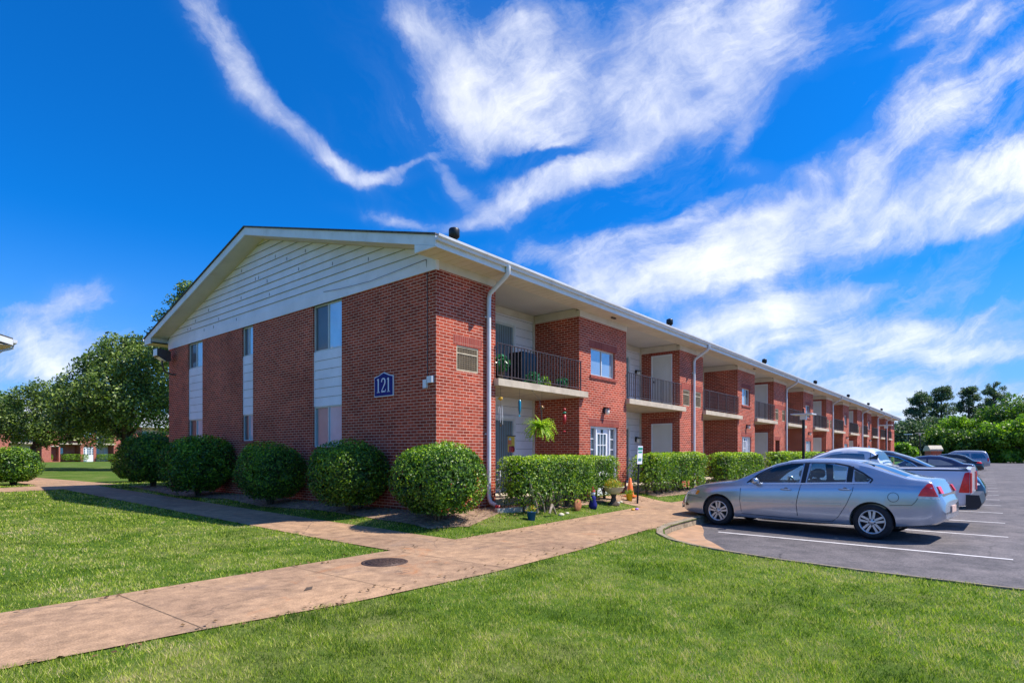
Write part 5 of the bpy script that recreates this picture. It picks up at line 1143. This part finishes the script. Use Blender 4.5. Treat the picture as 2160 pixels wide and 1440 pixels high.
for k, (x, y, h, lb) in enumerate(((15.2, -3.62, 3.15, 'black lamp post with a flat square head, rising behind the silver blue sedan roof'), (37.6, -3.6, 3.6, 'black lamp post with flat square head, halfway down the facade'), (62, -3.6, 3.75, 'farthest black lamp post near the end of the building'))):
    t = empty('street_lamp', (x, y, 0), 0, lb, 'street lamp', 'lamp posts along the kerb')
    m = MB(); m.tube([(0, 0, -.1), (0, 0, h-.42)], .052, 10); m.lathe((0, 0, 0), [(.11, 0), (.11, .12), (.06, .2)], n=12); m.build('post', M['black'], t)
    m = MB(); m.box(-.10, .10, -.10, .10, h-.42, h-.24); m.build('lamp_head', M['plastic_white'], t)
    m = MB(); m.box(-.36, .36, -.36, .36, h-.24, h-.20); m.prism([(-.36, -.36, h-.20), (.36, -.36, h-.20), (0, 0, h-.10)], (0, .0, .001)); m.build('lamp_cap', M['gutter'], t)
    m = MB(); m.box(-.02, .02, -.02, .02, h-.20, h); m.build('finial', M['black'], t)

# patio and balcony things of the corner flat
zp = .38
def chair(x, y, z, rz, lb):
    t = empty('garden_chair', (x, y, z), rz, lb, 'chair')
    m = MB(); m.box(-.24, .24, -.22, .24, .40, .43); m.build('seat', M['plastic_white'], t)
    m = MB(); m.prism([(-.24, .22, .43), (-.24, .25, .43), (-.22, .36, .92), (-.22, .33, .92)], (.46, 0, 0)); m.build('backrest', M['alu'], t)
    for a, b in ((-.22, -.2), (.22, -.2), (-.22, .22), (.22, .22)): m = MB(); m.tube([(a*1.15, b*1.15, 0), (a, b, .41)], .018, 6); m.build('leg', M['alu'], t)
    for a in (-.25, .25): m = MB(); m.tube([(a, -.24, .42), (a, -.24, .62), (a, .05, .66), (a, .30, .64)], .018, 6); m.build('armrest', M['alu'], t)
chair(2.45, .75, zp, R(20), 'white garden chair on the corner patio, behind the downspout')
m = MB(); m.lathe((2.86, .25, zp), [(.0, 0), (.15, 0), (.19, .36), (.20, .38), (.17, .37), (0, .34)], n=20); tag(m.build('planter_pot', M['black']), 'black plastic pot standing on the edge of the corner patio', 'pot')
def potted(name, x, y, z, pr, ph, fr, fh, n, leaf, mat, potmat, lb, cat='potted plant', droop=0.0, group=None):
    t = empty(name, (x, y, z), 0, lb, cat, group)
    m = MB(); m.lathe((0, 0, 0), [(0, 0), (pr*.75, 0), (pr, ph), (pr*1.06, ph), (pr*.95, ph-.01), (0, ph-.03)], n=18); m.build('pot', M[potmat], t)
    P, nn = crown_pts([(0, 0, ph + fh*.35, fr), (fr*.4, 0, ph+fh*.5, fr*.7), (-fr*.4, .03, ph+fh*.4, fr*.7)], n, int(x*37) + 5, .3)
    P[:, 2] -= droop * (P[:, 0]**2 + P[:, 1]**2) / fr; leaves('foliage', P, nn, leaf, M[mat], t, int(x*11)+3, .45, .8); return t
M['bluepot'] = pm('blue_pot', (0.01, 0.10, 0.42), .35); M['yellowpot'] = pm('yellow_pot', (0.62, 0.52, 0.02), .4); M['redpaint'] = pm('red_paint', (0.45, 0.02, 0.02), .4); M['terra'] = pm('terracotta', (0.45, 0.16, 0.07), .7, var=.2, scale=15)
M['orange'] = pm('orange_plastic', (0.80, 0.16, 0.02), .45, var=.1); M['stone'] = pm('urn_stone', (0.58, 0.52, 0.40), .8, var=.15); M['leaf_flower'] = leaf_mat('leaf_flower', (0.10, 0.20, 0.02), (0.42, 0.40, 0.04), (0.85, 0.18, 0.03), .5, .3); M['teal'] = pm('teal_glass', (0.01, 0.22, 0.36), .2, coat=.6); M['bronze'] = pm('bronze', (0.22, 0.13, 0.06), .4, metal=.6); M['yellow'] = pm('yellow_felt', (0.75, 0.42, 0.04), .7); M['purple'] = pm('purple_plastic', (0.30, 0.14, 0.62), .4); M['grey_rock'] = pm('pale_rock', (0.42, 0.40, 0.36), .85, var=.2, scale=12, bump=.4)
potted('potted_plant', 2.25, .22, 3.225, .13, .22, .27, .50, 900, .13, 'leaf_house', 'black', 'lush green plant behind the railing at the left end of the corner balcony')
potted('potted_plant', 3.62, .20, 3.225, .15, .13, .24, .22, 600, .10, 'leaf_house', 'bronze', 'low trailing plant in the middle of the corner balcony', droop=.5)
potted('potted_plant', 4.05, .16, 3.225, .12, .12, .17, .18, 300, .10, 'leaf_lime', 'black', 'yellow green plant beside the trailing one on the corner balcony', droop=.5)
potted('potted_plant', 5.0, .22, 3.225, .11, .12, .17, .26, 320, .10, 'leaf_house', 'black', 'small green plant at the right end of the corner balcony')
bq = empty('covered_grill', (4.0, .85, 3.225), 0, 'grill under a black cover at the back of the corner balcony', 'grill')
m = MB(); m.prism([(-.33, -.22, 0), (.33, -.22, 0), (.35, -.24, .7), (.28, -.2, .98), (-.28, -.2, .98), (-.35, -.24, .7)], (0, .46, 0)); m.build('cover', M['black'], bq)
potted('blue_flower_pot', 1.50, -1.38, gnd(1.5, -1.38)-.01, .105, .19, .13, .12, 160, .05, 'leaf_flower', 'bluepot', 'bright blue bucket with a small flowering plant on the grass before the near hedge', 'flower pot')
m = MB(); m.tube([(1.47, -1.36, .1), (1.50, -1.34, .85)], .006, 5); tag(m.build('garden_stake', M['black']), 'thin dark garden stake rising behind the blue bucket', 'stake')
potted('yellow_flower_pot', 6.55, -1.02, gnd(6.55, -1.02), .10, .22, .13, .10, 160, .05, 'leaf_lime', 'yellowpot', 'bright yellow bucket with yellow flowers left of the black sign post', 'flower pot')
ur = potted('flower_urn', 5.42, -1.15, gnd(5.42, -1.15), .06, .02, .32, .2, 10, .05, 'leaf_flower', 'stone', 'stone bowl of orange and yellow flowers on a dark pedestal before the second hedge', 'flower urn')
for ch in list(ur.children): me = ch.data; bpy.data.objects.remove(ch); bpy.data.meshes.remove(me)
m = MB(); m.lathe((0, 0, 0), [(.17, 0), (.16, .04), (.08, .10), (.06, .22), (.09, .30), (.05, .31)], n=16); m.build('pedestal', M['bark'], ur)
m = MB(); m.lathe((0, 0, .29), [(0, 0), (.12, .01), (.24, .10), (.28, .19), (.30, .20), (.27, .19), (0, .15)], n=24); m.build('bowl', M['stone'], ur)
P, nn = crown_pts([(-.12, 0, .52, .20), (.14, 0, .52, .20), (0, .05, .56, .20)], 1300, 88, .5); leaves('foliage', P, nn, .045, M['leaf_flower'], ur, 88)
# leaning traffic cone
t = empty('traffic_cone', (7.15, -.72, gnd(7.15, -.72)+.02), R(10), 'orange traffic cone at the end of the second hedge, beside the entry walk', 'traffic cone')
m = MB(); m.box(-.17, .17, -.17, .17, 0, .03); m.build('base', M['orange'], t); m = MB(); m.lathe((0, 0, .03), [(.12, 0), (.035, .52), (.02, .53), (0, .53)], n=16); m.build('cone', M['orange'], t)
# hanging fern
hf = empty('hanging_fern', (3.13, -.38, 2.06), 0, 'bright yellow green fern hanging in a basket from the corner balcony', 'hanging plant')
m = MB(); m.lathe((0, 0, -.14), [(0, 0), (.10, .01), (.14, .14), (.15, .16), (0, .15)], n=16); m.build('basket', M['bronze'], hf)
m = MB()
for a in (0, 2.1, 4.2): m.tube([(.13*math.cos(a), .13*math.sin(a), .02), (0, .22*0, .72), (0, .30, 1.05)], .004, 4)
m.build('hanger', M['black'], hf)
vs = []; fs = []; rr = random.Random(12)
for k in range(210):
    a = rr.uniform(0, 6.28); L_ = rr.uniform(.34, .64); up = rr.uniform(-.1, 1.45); n = 9; px = pz = 0; el = up
    pts = []
    for i in range(n): pts.append((px, pz)); px += L_/n*math.cos(el); pz += L_/n*math.sin(el); el -= rr.uniform(.10, .32)
    for i in range(n-1):
        (r0, z0), (r1, z1) = pts[i], pts[i+1]; w = .026*(1-i/n)+.006
        for s in (-1, 1):
            b = len(vs); ca, sa = math.cos(a), math.sin(a)
            vs += [(r0*ca, r0*sa, z0), (r1*ca, r1*sa, z1), ((r0+r1)/2*ca - s*w*sa*1.5, (r0+r1)/2*sa + s*w*ca*1.5, (z0+z1)/2 - .008)]; fs.append((b, b+1, b+2))
me = bpy.data.meshes.new('fronds'); me.from_pydata(vs, [], fs); at = me.attributes.new('rnd', 'FLOAT', 'FACE'); at.data.foreach_set('value', [rr.random() for _ in fs]); me.materials.append(M['leaf_fern'])
o = bpy.data.objects.new('fronds', me); COL.objects.link(o); o.parent = hf
# wind chimes and ornaments under the slab
def hang(x, y, z, lb, parts, name='wind_chime', cat='wind chime'):
    t = empty(name, (x, y, z), 0, lb, cat); m = MB(); m.tube([(0, 0, 0), (0, 0, 3.06 - z)], .003, 4); m.build('cord', M['black'], t)
    for nm, mt, fn in parts: m = MB(); fn(m); m.build(nm, M[mt], t)
hang(2.10, .02, 2.72, 'metal tube wind chime with a yellow figure on top, leftmost under the corner balcony', [('figure', 'yellow', lambda m: (m.lathe((0, 0, 0), [(0, 0), (.045, .03), (.05, .08), (0, .12)], n=10), m.prism([(-.11, 0, .04), (.0, 0, .10), (0, 0, .02)], (0, .01, 0)))), ('tubes', 'alu', lambda m: [m.tube([(.05*math.cos(a), .05*math.sin(a), -.10 - .02*k), (.05*math.cos(a), .05*math.sin(a), -.40 - .04*k)], .008, 6) for k, a in enumerate((0, 1.2, 2.5, 3.8, 5.0))]), ('striker', 'bronze', lambda m: (m.tube([(0, 0, 0), (0, 0, -.55)], .003, 4), m.lathe((0, 0, -.62), [(0, 0), (.02, .03), (0, .08)], n=8)))])
hang(2.80, .0, 2.55, 'long teal glass wind ornament, second from the downspout', [('pendant', 'teal', lambda m: (m.lathe((0, 0, -.12), [(0, 0), (.018, .02), (.035, .12), (.038, .28), (.03, .36), (0, .37)], n=10), m.prism([(-.04, 0, -.17), (.04, 0, -.17), (0, 0, -.11)], (0, .01, 0))))], 'wind_ornament', 'ornament')
hang(3.72, .0, 2.62, 'bronze wind ornament hanging between the fern and the red one', [('figure', 'bronze', lambda m: (m.lathe((0, 0, -.02), [(0, 0), (.06, .03), (.07, .06), (.01, .12), (0, .12)], n=10), m.tube([(0, 0, 0), (0, 0, -.42)], .012, 6)))], 'wind_ornament', 'ornament')
hang(4.72, -.02, 2.62, 'red wind ornament hanging nearest the entry pier', [('figure', 'redpaint', lambda m: (m.lathe((0, 0, 0), [(0, 0), (.05, .02), (.04, .07), (0, .09)], n=10), m.lathe((0, 0, -.36), [(.0, 0), (.045, 0), (.05, .26), (0, .27)], n=10), m.box(-.05, .05, -.01, .01, -.56, -.53))), ('collar', 'green', lambda m: m.lathe((0, 0, -.06), [(0, 0), (.05, .0), (.05, .04), (0, .05)], n=10))], 'wind_ornament', 'ornament')
# banner on the patio door
m = MB(); m.use(M['black']); m.box(3.330, 3.690, .86, .88, 1.92, 1.95); m.use(M['yellow']); m.box(3.370, 3.650, .865, .875, 1.50, 1.92); m.use(M['redpaint']); m.lathe((3.56, .86, 1.58), [(0, -.004), (.09, 0), (0, .004)], 'y', 12); m.box(3.410, 3.510, .858, .864, 1.50, 1.66); m.use(M['orange']); m.box(3.370, 3.510, .857, .863, 1.70, 1.82); m.use(M['signwhite']); m.lathe((3.45, .86, 1.84), [(0, -.004), (.05, 0), (0, .004)], 'y', 10)
tag(m.build('garden_flag', None), 'red and yellow garden flag hanging in the corner patio before the sliding door', 'flag')
# driftwood, stones and figures at the foot of the hedge
m = MB(); m.tube([(1.75, -1.12, .92), (1.80, -1.15, .62), (1.98, -1.12, .35), (2.02, -1.15, .12)], [.008, .035, .045, .03], 7); m.tube([(1.80, -1.15, .66), (2.0, -1.2, .55), (2.2, -1.18, .3), (2.22, -1.2, .12)], [.03, .035, .028, .02], 6); tag(m.build('driftwood', M['wood']), 'forked grey driftwood standing against the near hedge', 'driftwood')
m = MB(); m.tube([(2.10, -1.42, .12), (2.22, -1.40, .3), (2.45, -1.35, .08)], [.03, .04, .02], 6); tag(m.build('driftwood', M['wood']), 'small driftwood branch lying under the forked one', 'driftwood')
m = MB(); m.box(0, .95, 0, .12, 0, .11); sl_ = m.build('landscape_timber', M['grey_rock']); sl_.location = (1.15, -.72, .14); sl_.rotation_euler = (0, 0, R(-10)); tag(sl_, 'grey stone edging block below the corner patio', 'edging')
rk_ = random.Random(4)
for x, y, s, lb, mt in ((2.62, -1.38, .07, 'white stone on the grass before the near hedge', 'stone'), (2.95, -1.32, .05, 'small pale pebble right of the white stone', 'stone'), (6.0, -1.05, .055, 'pale stone between the flower urn and the yellow bucket', 'stone'), (5.75, -1.1, .06, 'grey stone at the foot of the urn', 'grey_rock')):
    m = MB(); m.lathe((0, 0, 0), [(0, -.2*s), (s*.9, 0), (s, s*.4), (s*.6, s*.85), (0, s)], n=9); o = m.build('stone', M[mt]); o.location = (x, y, gnd(x, y)); o.scale = (1.3, .9, 1); tag(o, lb, 'stone')
m = MB(); m.lathe((3.55, -1.22, gnd(3.5, -1.2)+.14), [(0, -.03), (.13, -.03), (.15, -.015), (.15, .015), (.13, .03), (0, .03)], 'y', 24); tag(m.build('clay_plaque', M['terra']), 'round terracotta garden plaque leaning at the foot of the near hedge', 'plaque')
gn = empty('garden_figure', (4.25, -1.22, gnd(4.2, -1.2)), 0, 'dark blue and white garden figurine between the two hedges', 'figurine')
m = MB(); m.lathe((0, 0, 0), [(0, 0), (.10, 0), (.11, .10), (.07, .24), (.08, .30), (.04, .34), (0, .34)], n=14); m.build('body', M['navy'], gn); m = MB(); m.lathe((0, 0, .33), [(0, 0), (.055, .02), (.06, .07), (.03, .12), (0, .12)], n=12); m.build('head', M['signwhite'], gn); m = MB(); m.lathe((0, 0, .43), [(.07, 0), (.04, .06), (0, .16)], n=12); m.build('hat', M['redpaint'], gn)
m = MB(); m.lathe((1.35, -.55, gnd(1.3, -.5)), [(0, 0), (.06, 0), (.07, .12), (0, .12)], n=12); tag(m.build('red_can', M['redpaint']), 'small red can at the brick corner under the downspout', 'can')
for x, y, mt, lb in ((4.95, -1.98, 'yellow', 'tiny yellow toy piece on the sidewalk edge'), (5.12, -2.0, 'purple', 'tiny purple toy piece on the sidewalk edge')):
    m = MB(); m.lathe((0, 0, 0), [(0, 0), (.04, .005), (.045, .03), (.02, .05), (0, .05)], n=10); o = m.build('toy', M[mt]); o.location = (x, y, gnd(x, y) + .012); o.scale = (1.4, 1, 1); tag(o, lb, 'toy')
m = MB(); m.prism([(0, 0, 0), (.10, .01, .0), (.14, .06, .012), (.06, .05, .018)], (0, 0, .004)); o = m.build('fallen_leaf', M['bark']); o.location = (-5.05, -3.45, .014); tag(o, 'dry brown leaf lying on the sidewalk left of the manhole', 'leaf')
# dry leaves and clippings on the beds and along the walk's edges
gl_ = np.random.default_rng(31); PX_ = np.concatenate([gl_.uniform(-1.3, 0, 1500), gl_.uniform(-.4, 8, 900), gl_.uniform(-9, 3, 260)]); PY_ = np.concatenate([gl_.uniform(-1.2, 16, 1500), gl_.uniform(-1.3, 0, 900), gl_.choice([-2.15, -4.1], 260) + gl_.normal(0, .12, 260)])
ok_ = ~((PX_ > 0) & (PY_ > 0)); PX_, PY_ = PX_[ok_], PY_[ok_]; nn_ = np.tile([0., 0., 1.], (len(PX_), 1))
M['litter'] = leaf_mat('leaf_litter', (0.06, 0.035, 0.02), (0.20, 0.12, 0.06), (0.42, 0.30, 0.16), .8, .1, .1)
tag(leaves('leaf_litter', np.stack([PX_, PY_, gz(PX_, PY_) + .026], 1), nn_, .05, M['litter'], None, 32, .6, .25), 'dry brown leaves and clippings scattered over the shrub beds', 'leaf litter', None, 'stuff')
# brick pillar far across the lot
x, y = stand(1968, 78); t = empty('brick_pillar', (x, y, GZL), R(20), 'brick pillar with a pale stone cap beyond the parked cars', 'pillar')
m = MB(); m.box(-1.2, 1.2, -.6, .6, 0, 2.0); m.build('shaft', M['brick'], t); m = MB(); m.box(-1.4, 1.4, -.75, .75, 2.0, 2.25); m.prism([(-1.4, -.75, 2.25), (1.4, -.75, 2.25), (.6, -.75, 2.75), (-.6, -.75, 2.75)], (0, 1.5, 0)); m.build('cap', M['stone'], t)
x, y = stand(2144, 134); t = empty('utility_pole', (x, y, GZL), R(-40), 'wooden utility pole with a crossarm among the trees at the right', 'utility pole')
m = MB(); m.tube([(0, 0, 0), (0, 0, 13.6)], [.18, .12], 8); m.build('pole', M['grey_rock'], t); m = MB(); m.box(-1.6, 1.6, -.08, .08, 12.4, 12.65); m.build('crossarm', M['grey_rock'], t)
x, y = stand(1916, 100); t = empty('street_lamp', (x, y, 0), 0, 'black lamp post standing free on the grass beyond the building end', 'street lamp', 'lamp posts along the kerb')
m = MB(); m.tube([(0, 0, 0), (0, 0, 4.8)], .10, 8); m.build('post', M['black'], t); m = MB(); m.box(-.6, .6, -.6, .6, 4.8, 4.95); m.build('lamp_cap', M['gutter'], t)

# ------------------------------------------------------------------ sky, sun, camera
w = bpy.data.worlds.new('World'); SC.world = w; w.use_nodes = True; t = w.node_tree; t.nodes.clear()
SUN = Vector((2.4, -2.9, 5.4)).normalized()
sky = N(t, 'ShaderNodeTexSky', sky_type='NISHITA', sun_disc=False, sun_elevation=math.asin(SUN.z), sun_rotation=math.atan2(SUN.x, SUN.y), air_density=1.0, dust_density=0.35, ozone_density=3.0)
dirv = N(t, 'ShaderNodeTexCoord').outputs['Generated']
def dot(a, b): return N(t, 'ShaderNodeVectorMath', {0: a, 1: b}, operation='DOT_PRODUCT').outputs['Value']
def ma(op, a, b=None, c=None, clamp=False):
    ins = {0: a}
    if b is not None: ins[1] = b
    if c is not None: ins[2] = c
    return N(t, 'ShaderNodeMath', ins, operation=op, use_clamp=clamp).outputs[0]
rx = dot(dirv, (0.6403, -0.7681, 0)); fx = dot(dirv, (0.7681, 0.6403, 0)); uz = dot(dirv, (0, 0, 1))
fpos = ma('MAXIMUM', fx, 0.05)
U = ma('DIVIDE', rx, fpos); V = ma('DIVIDE', uz, fpos)        # a flat chart of the half of the sky towards the building
uv0 = N(t, 'ShaderNodeCombineXYZ', {0: U, 1: V, 2: 0.0}).outputs[0]
nz = N(t, 'ShaderNodeTexNoise', {'Vector': uv0, 'Scale': 3.2, 'Detail': 6, 'Roughness': .6}, noise_dimensions='3D')
warp = N(t, 'ShaderNodeVectorMath', {0: nz.outputs['Color'], 1: (-.5, -.5, -.5)}, operation='ADD').outputs[0]
warp = N(t, 'ShaderNodeVectorMath', {0: warp, 3: 0.13}, operation='SCALE').outputs[0]
uv1 = N(t, 'ShaderNodeVectorMath', {0: uv0, 1: warp}, operation='ADD').outputs[0]
# cirrus strokes: x, y on the chart in 1/1209, angle, half length, half width, weight
CI = [(430,30,62,80,34,1.0),(500,130,58,75,34,1.0),(545,195,52,75,26,1.0),(612,265,47,85,24,1.1),(668,322,42,70,22,1.0),(718,358,35,50,17,.9),(780,378,0,60,12,.9),(850,352,-22,60,9,.7),
 (865,55,68,90,30,.8),(915,130,62,90,34,1.0),(965,205,50,95,42,1.1),(1050,260,25,110,42,1.2),(1160,215,-5,170,52,1.1),(1330,110,-10,170,100,1.15),(1470,60,-50,150,75,1.0),(1580,110,-62,130,42,1.15),(1640,50,-58,110,55,.9),(1400,235,-35,170,60,.85),(1310,320,-25,150,34,.9),(1200,370,-22,150,26,.8),(1060,440,-25,130,22,.75),(1000,482,-14,90,14,.7),(955,400,55,70,16,.65),(1010,435,35,80,18,.6),(880,475,6,110,14,.55),(1120,90,-30,120,80,.6),
 (1575,360,-12,55,20,.9),(1560,270,-60,60,22,1.2),
 (1180,535,-12,120,26,.8),(1370,560,-8,170,38,1.1),(1580,500,-28,150,34,1.3),(1780,430,-14,190,44,1.45),(1900,470,-8,200,34,.9),(2020,400,-20,190,40,1.2),(2150,350,-25,110,44,1.2),(1450,600,-15,200,26,.8),
 (2010,95,-30,230,46,.5),(1950,60,-25,160,20,.5),(1930,280,-32,190,52,.55),(1760,330,-28,140,40,.45),(2120,160,-30,120,30,.4),(1480,440,-20,140,18,.55),
 (1700,640,-16,190,26,.95),(1540,690,-12,160,28,.8),(1950,695,-6,280,24,1.3),(2060,728,-3,240,18,1.3),(1620,660,-14,200,26,1.0),(2140,640,-14,70,12,.6),(1800,760,-8,260,24,.7),
 (135,640,-8,95,26,1.0),(60,705,4,150,46,.95),(110,755,0,110,26,.6),(20,640,0,60,8,.4),(1900,850,-3,420,55,1.1),(1620,130,-35,140,60,.5),(1330,600,-12,190,36,1.0),(1520,570,-20,200,45,.7),(1780,560,-14,260,40,.6),(2050,480,-18,160,40,.7),(1150,150,-20,200,110,.45),(1000,330,35,130,60,.3),(1700,690,-10,300,50,.5),(930,60,60,130,70,.4),(1650,560,-18,420,120,.28),(1350,560,-14,300,80,.25),(1900,250,-30,260,110,.3),(1420,200,-30,260,160,.35),(60,830,0,300,40,.4)]
HO = [(1740,225,-35,170,50,.9),(1330,420,-14,130,34,1.0),(1150,330,-12,140,18,.8),(1900,560,-10,220,26,.9),(650,160,50,120,60,.5),(1000,620,0,200,60,.5)]
acc = None
for sgn, lst in ((1, CI), (-1, HO)):
    for (x, y, an, L_, W_, A_) in lst:
        a = R(-an); c = ((x-1080)/1209, (957-y)/1209, 0)
        q = N(t, 'ShaderNodeVectorMath', {0: uv1, 1: c}, operation='SUBTRACT').outputs[0]
        p1 = dot(q, (math.cos(a)*1209/L_, math.sin(a)*1209/L_, 0)); p2 = dot(q, (-math.sin(a)*1209/W_, math.cos(a)*1209/W_, 0))
        d2 = ma('MULTIPLY_ADD', p2, p2, ma('MULTIPLY', p1, p1)); e = ma('POWER', 0.42, d2)
        acc = ma('MULTIPLY', e, sgn*A_) if acc is None else ma('MULTIPLY_ADD', e, sgn*A_, acc)
# wispy texture: fine fibres drawn out along the wind, bent by a slow flow
flow = N(t, 'ShaderNodeTexNoise', {'Vector': uv0, 'Scale': 1.3, 'Detail': 2}, noise_dimensions='3D')
fl2 = N(t, 'ShaderNodeVectorMath', {0: flow.outputs['Color'], 1: (-.5, -.5, -.5)}, operation='ADD').outputs[0]
uv2 = N(t, 'ShaderNodeVectorMath', {0: uv1, 1: N(t, 'ShaderNodeVectorMath', {0: fl2, 3: .35}, operation='SCALE').outputs[0]}, operation='ADD').outputs[0]
rotA = N(t, 'ShaderNodeVectorRotate', {'Vector': uv2, 'Angle': R(-27)}, rotation_type='Z_AXIS').outputs[0]
rotB = N(t, 'ShaderNodeVectorRotate', {'Vector': uv2, 'Angle': R(55)}, rotation_type='Z_AXIS').outputs[0]
fib = N(t, 'ShaderNodeMapping', {'Vector': rotA, 'Scale': (1.0, 3.8, 1)}).outputs[0]
fibB = N(t, 'ShaderNodeMapping', {'Vector': rotB, 'Scale': (1.0, 3.2, 1)}).outputs[0]
side = N(t, 'ShaderNodeMapRange', {0: U, 1: -.20, 2: .05}, interpolation_type='SMOOTHSTEP').outputs[0]
side = ma('MAXIMUM', side, N(t, 'ShaderNodeMapRange', {0: V, 1: .42, 2: .36}).outputs[0])
nA = noise(t, fib, 3.4, 11, .66, .35); nB = noise(t, fibB, 3.4, 11, .66, .35)
n1 = N(t, 'ShaderNodeMix', {0: side, 2: nB, 3: nA}).outputs[0]
n2 = noise(t, uv1, 10.5, 12, .72, .4); n3 = noise(t, uv1, 2.6, 5, .55)
tex = ma('MULTIPLY_ADD', n1, .42, ma('MULTIPLY_ADD', n2, .36, ma('MULTIPLY', n3, .22)))
cov = ma('SUBTRACT', 1.0, ma('POWER', .45, ma('MAXIMUM', acc, 0.0)))               # how covered this part of the sky is, 0..1
thr = ma('MULTIPLY_ADD', cov, -.36, .56)
dens = ma('MULTIPLY', ma('SUBTRACT', tex, thr), 4.0)
dens = ma('MULTIPLY', dens, ma('MULTIPLY_ADD', n3, 2.6, -.35))
dens = ma('MULTIPLY', ma('MAXIMUM', dens, 0.0), N(t, 'ShaderNodeMapRange', {0: cov, 1: 0.0, 2: .30}, interpolation_type='SMOOTHSTEP').outputs[0])
thin = ma('MULTIPLY', ma('SUBTRACT', n1, .50, clamp=True), ma('MULTIPLY_ADD', U, .8, .30, clamp=True))
dens = ma('ADD', dens, ma('MULTIPLY', thin, 1.6))
dens = ma('ADD', dens, ma('MULTIPLY', ma('MULTIPLY', cov, n1), .45))
dens = ma('ADD', dens, ma('MULTIPLY', N(t, 'ShaderNodeMapRange', {0: uz, 1: .20, 2: -.02}).outputs[0], .30))
# the rest of the sky dome: unseen loose cloud, added to whiten the fill
back = N(t, 'ShaderNodeMapping', {'Vector': dirv, 'Scale': (2, 2, 6)}).outputs[0]
nb_ = ma('MULTIPLY', ma('SUBTRACT', noise(t, back, 1.5, 8, .6, .4), .47, clamp=True), 3.2)
isf = N(t, 'ShaderNodeMapRange', {0: fx, 1: .05, 2: .25}, interpolation_type='SMOOTHSTEP').outputs[0]
dens = N(t, 'ShaderNodeMix', {0: isf, 2: nb_, 3: dens}).outputs[0]
al = ma('SUBTRACT', 1.0, ma('POWER', 0.30, dens))
skc = mixc(t, 1.0, sky.outputs[0], (0.02, 0.46, 0.98), 'MULTIPLY')
hz = N(t, 'ShaderNodeMapRange', {0: uz, 1: .34, 2: .0}, interpolation_type='SMOOTHSTEP').outputs[0]
skc = mixc(t, ma('MULTIPLY', hz, .55), skc, (1.6, 2.7, 4.6))
k0 = 8.0                                                     # 1 / background strength
cc = ramp(t, al, [(0.0, (0.22, 0.34, 0.62)), (0.45, (0.38, 0.43, 0.60)), (0.70, (0.58, 0.61, 0.70)), (0.95, (0.84, 0.84, 0.86))])
cc = N(t, 'ShaderNodeVectorMath', {0: cc, 3: k0 * CLOUDK}, operation='SCALE').outputs[0]
alc = ma('MULTIPLY', al, .96)
fin = mixc(t, alc, skc, cc)
bg = N(t, 'ShaderNodeBackground', {'Color': fin, 'Strength': 1 / k0}); wo = N(t, 'ShaderNodeOutputWorld'); t.links.new(bg.outputs[0], wo.inputs[0])
w.cycles.sampling_method = 'MANUAL'; w.cycles.sample_map_resolution = 512
sd = bpy.data.lights.new('sun', 'SUN'); sd.energy = 4.3; sd.angle = R(0.53); sd.color = (1.0, 0.93, 0.82)
so = bpy.data.objects.new('sun', sd); COL.objects.link(so); so.rotation_euler = SUN.to_track_quat('Z', 'Y').to_euler(); so.location = SUN * 50
cd = bpy.data.cameras.new('camera'); co = bpy.data.objects.new('camera', cd); COL.objects.link(co); SC.camera = co
cd.sensor_fit = 'HORIZONTAL'; cd.sensor_width = 36; cd.lens = 1209 / 2160 * 36; cd.shift_y = (957 - 720) / 2160; cd.clip_start = .05; cd.clip_end = 4000
co.location = (CAMX, CAMY, CAMZ); fwd = Vector((0.7681, 0.6403, 0)); co.rotation_euler = fwd.to_track_quat('-Z', 'Y').to_euler()
SC.render.engine = 'CYCLES'
SC.cycles.max_bounces = 6; SC.cycles.diffuse_bounces = 3; SC.cycles.glossy_bounces = 3; SC.cycles.transmission_bounces = 6; SC.cycles.transparent_max_bounces = 16
SC.view_settings.view_transform = 'Standard'; SC.view_settings.look = 'None'; SC.view_settings.exposure = EXPO; SC.view_settings.gamma = 1.0
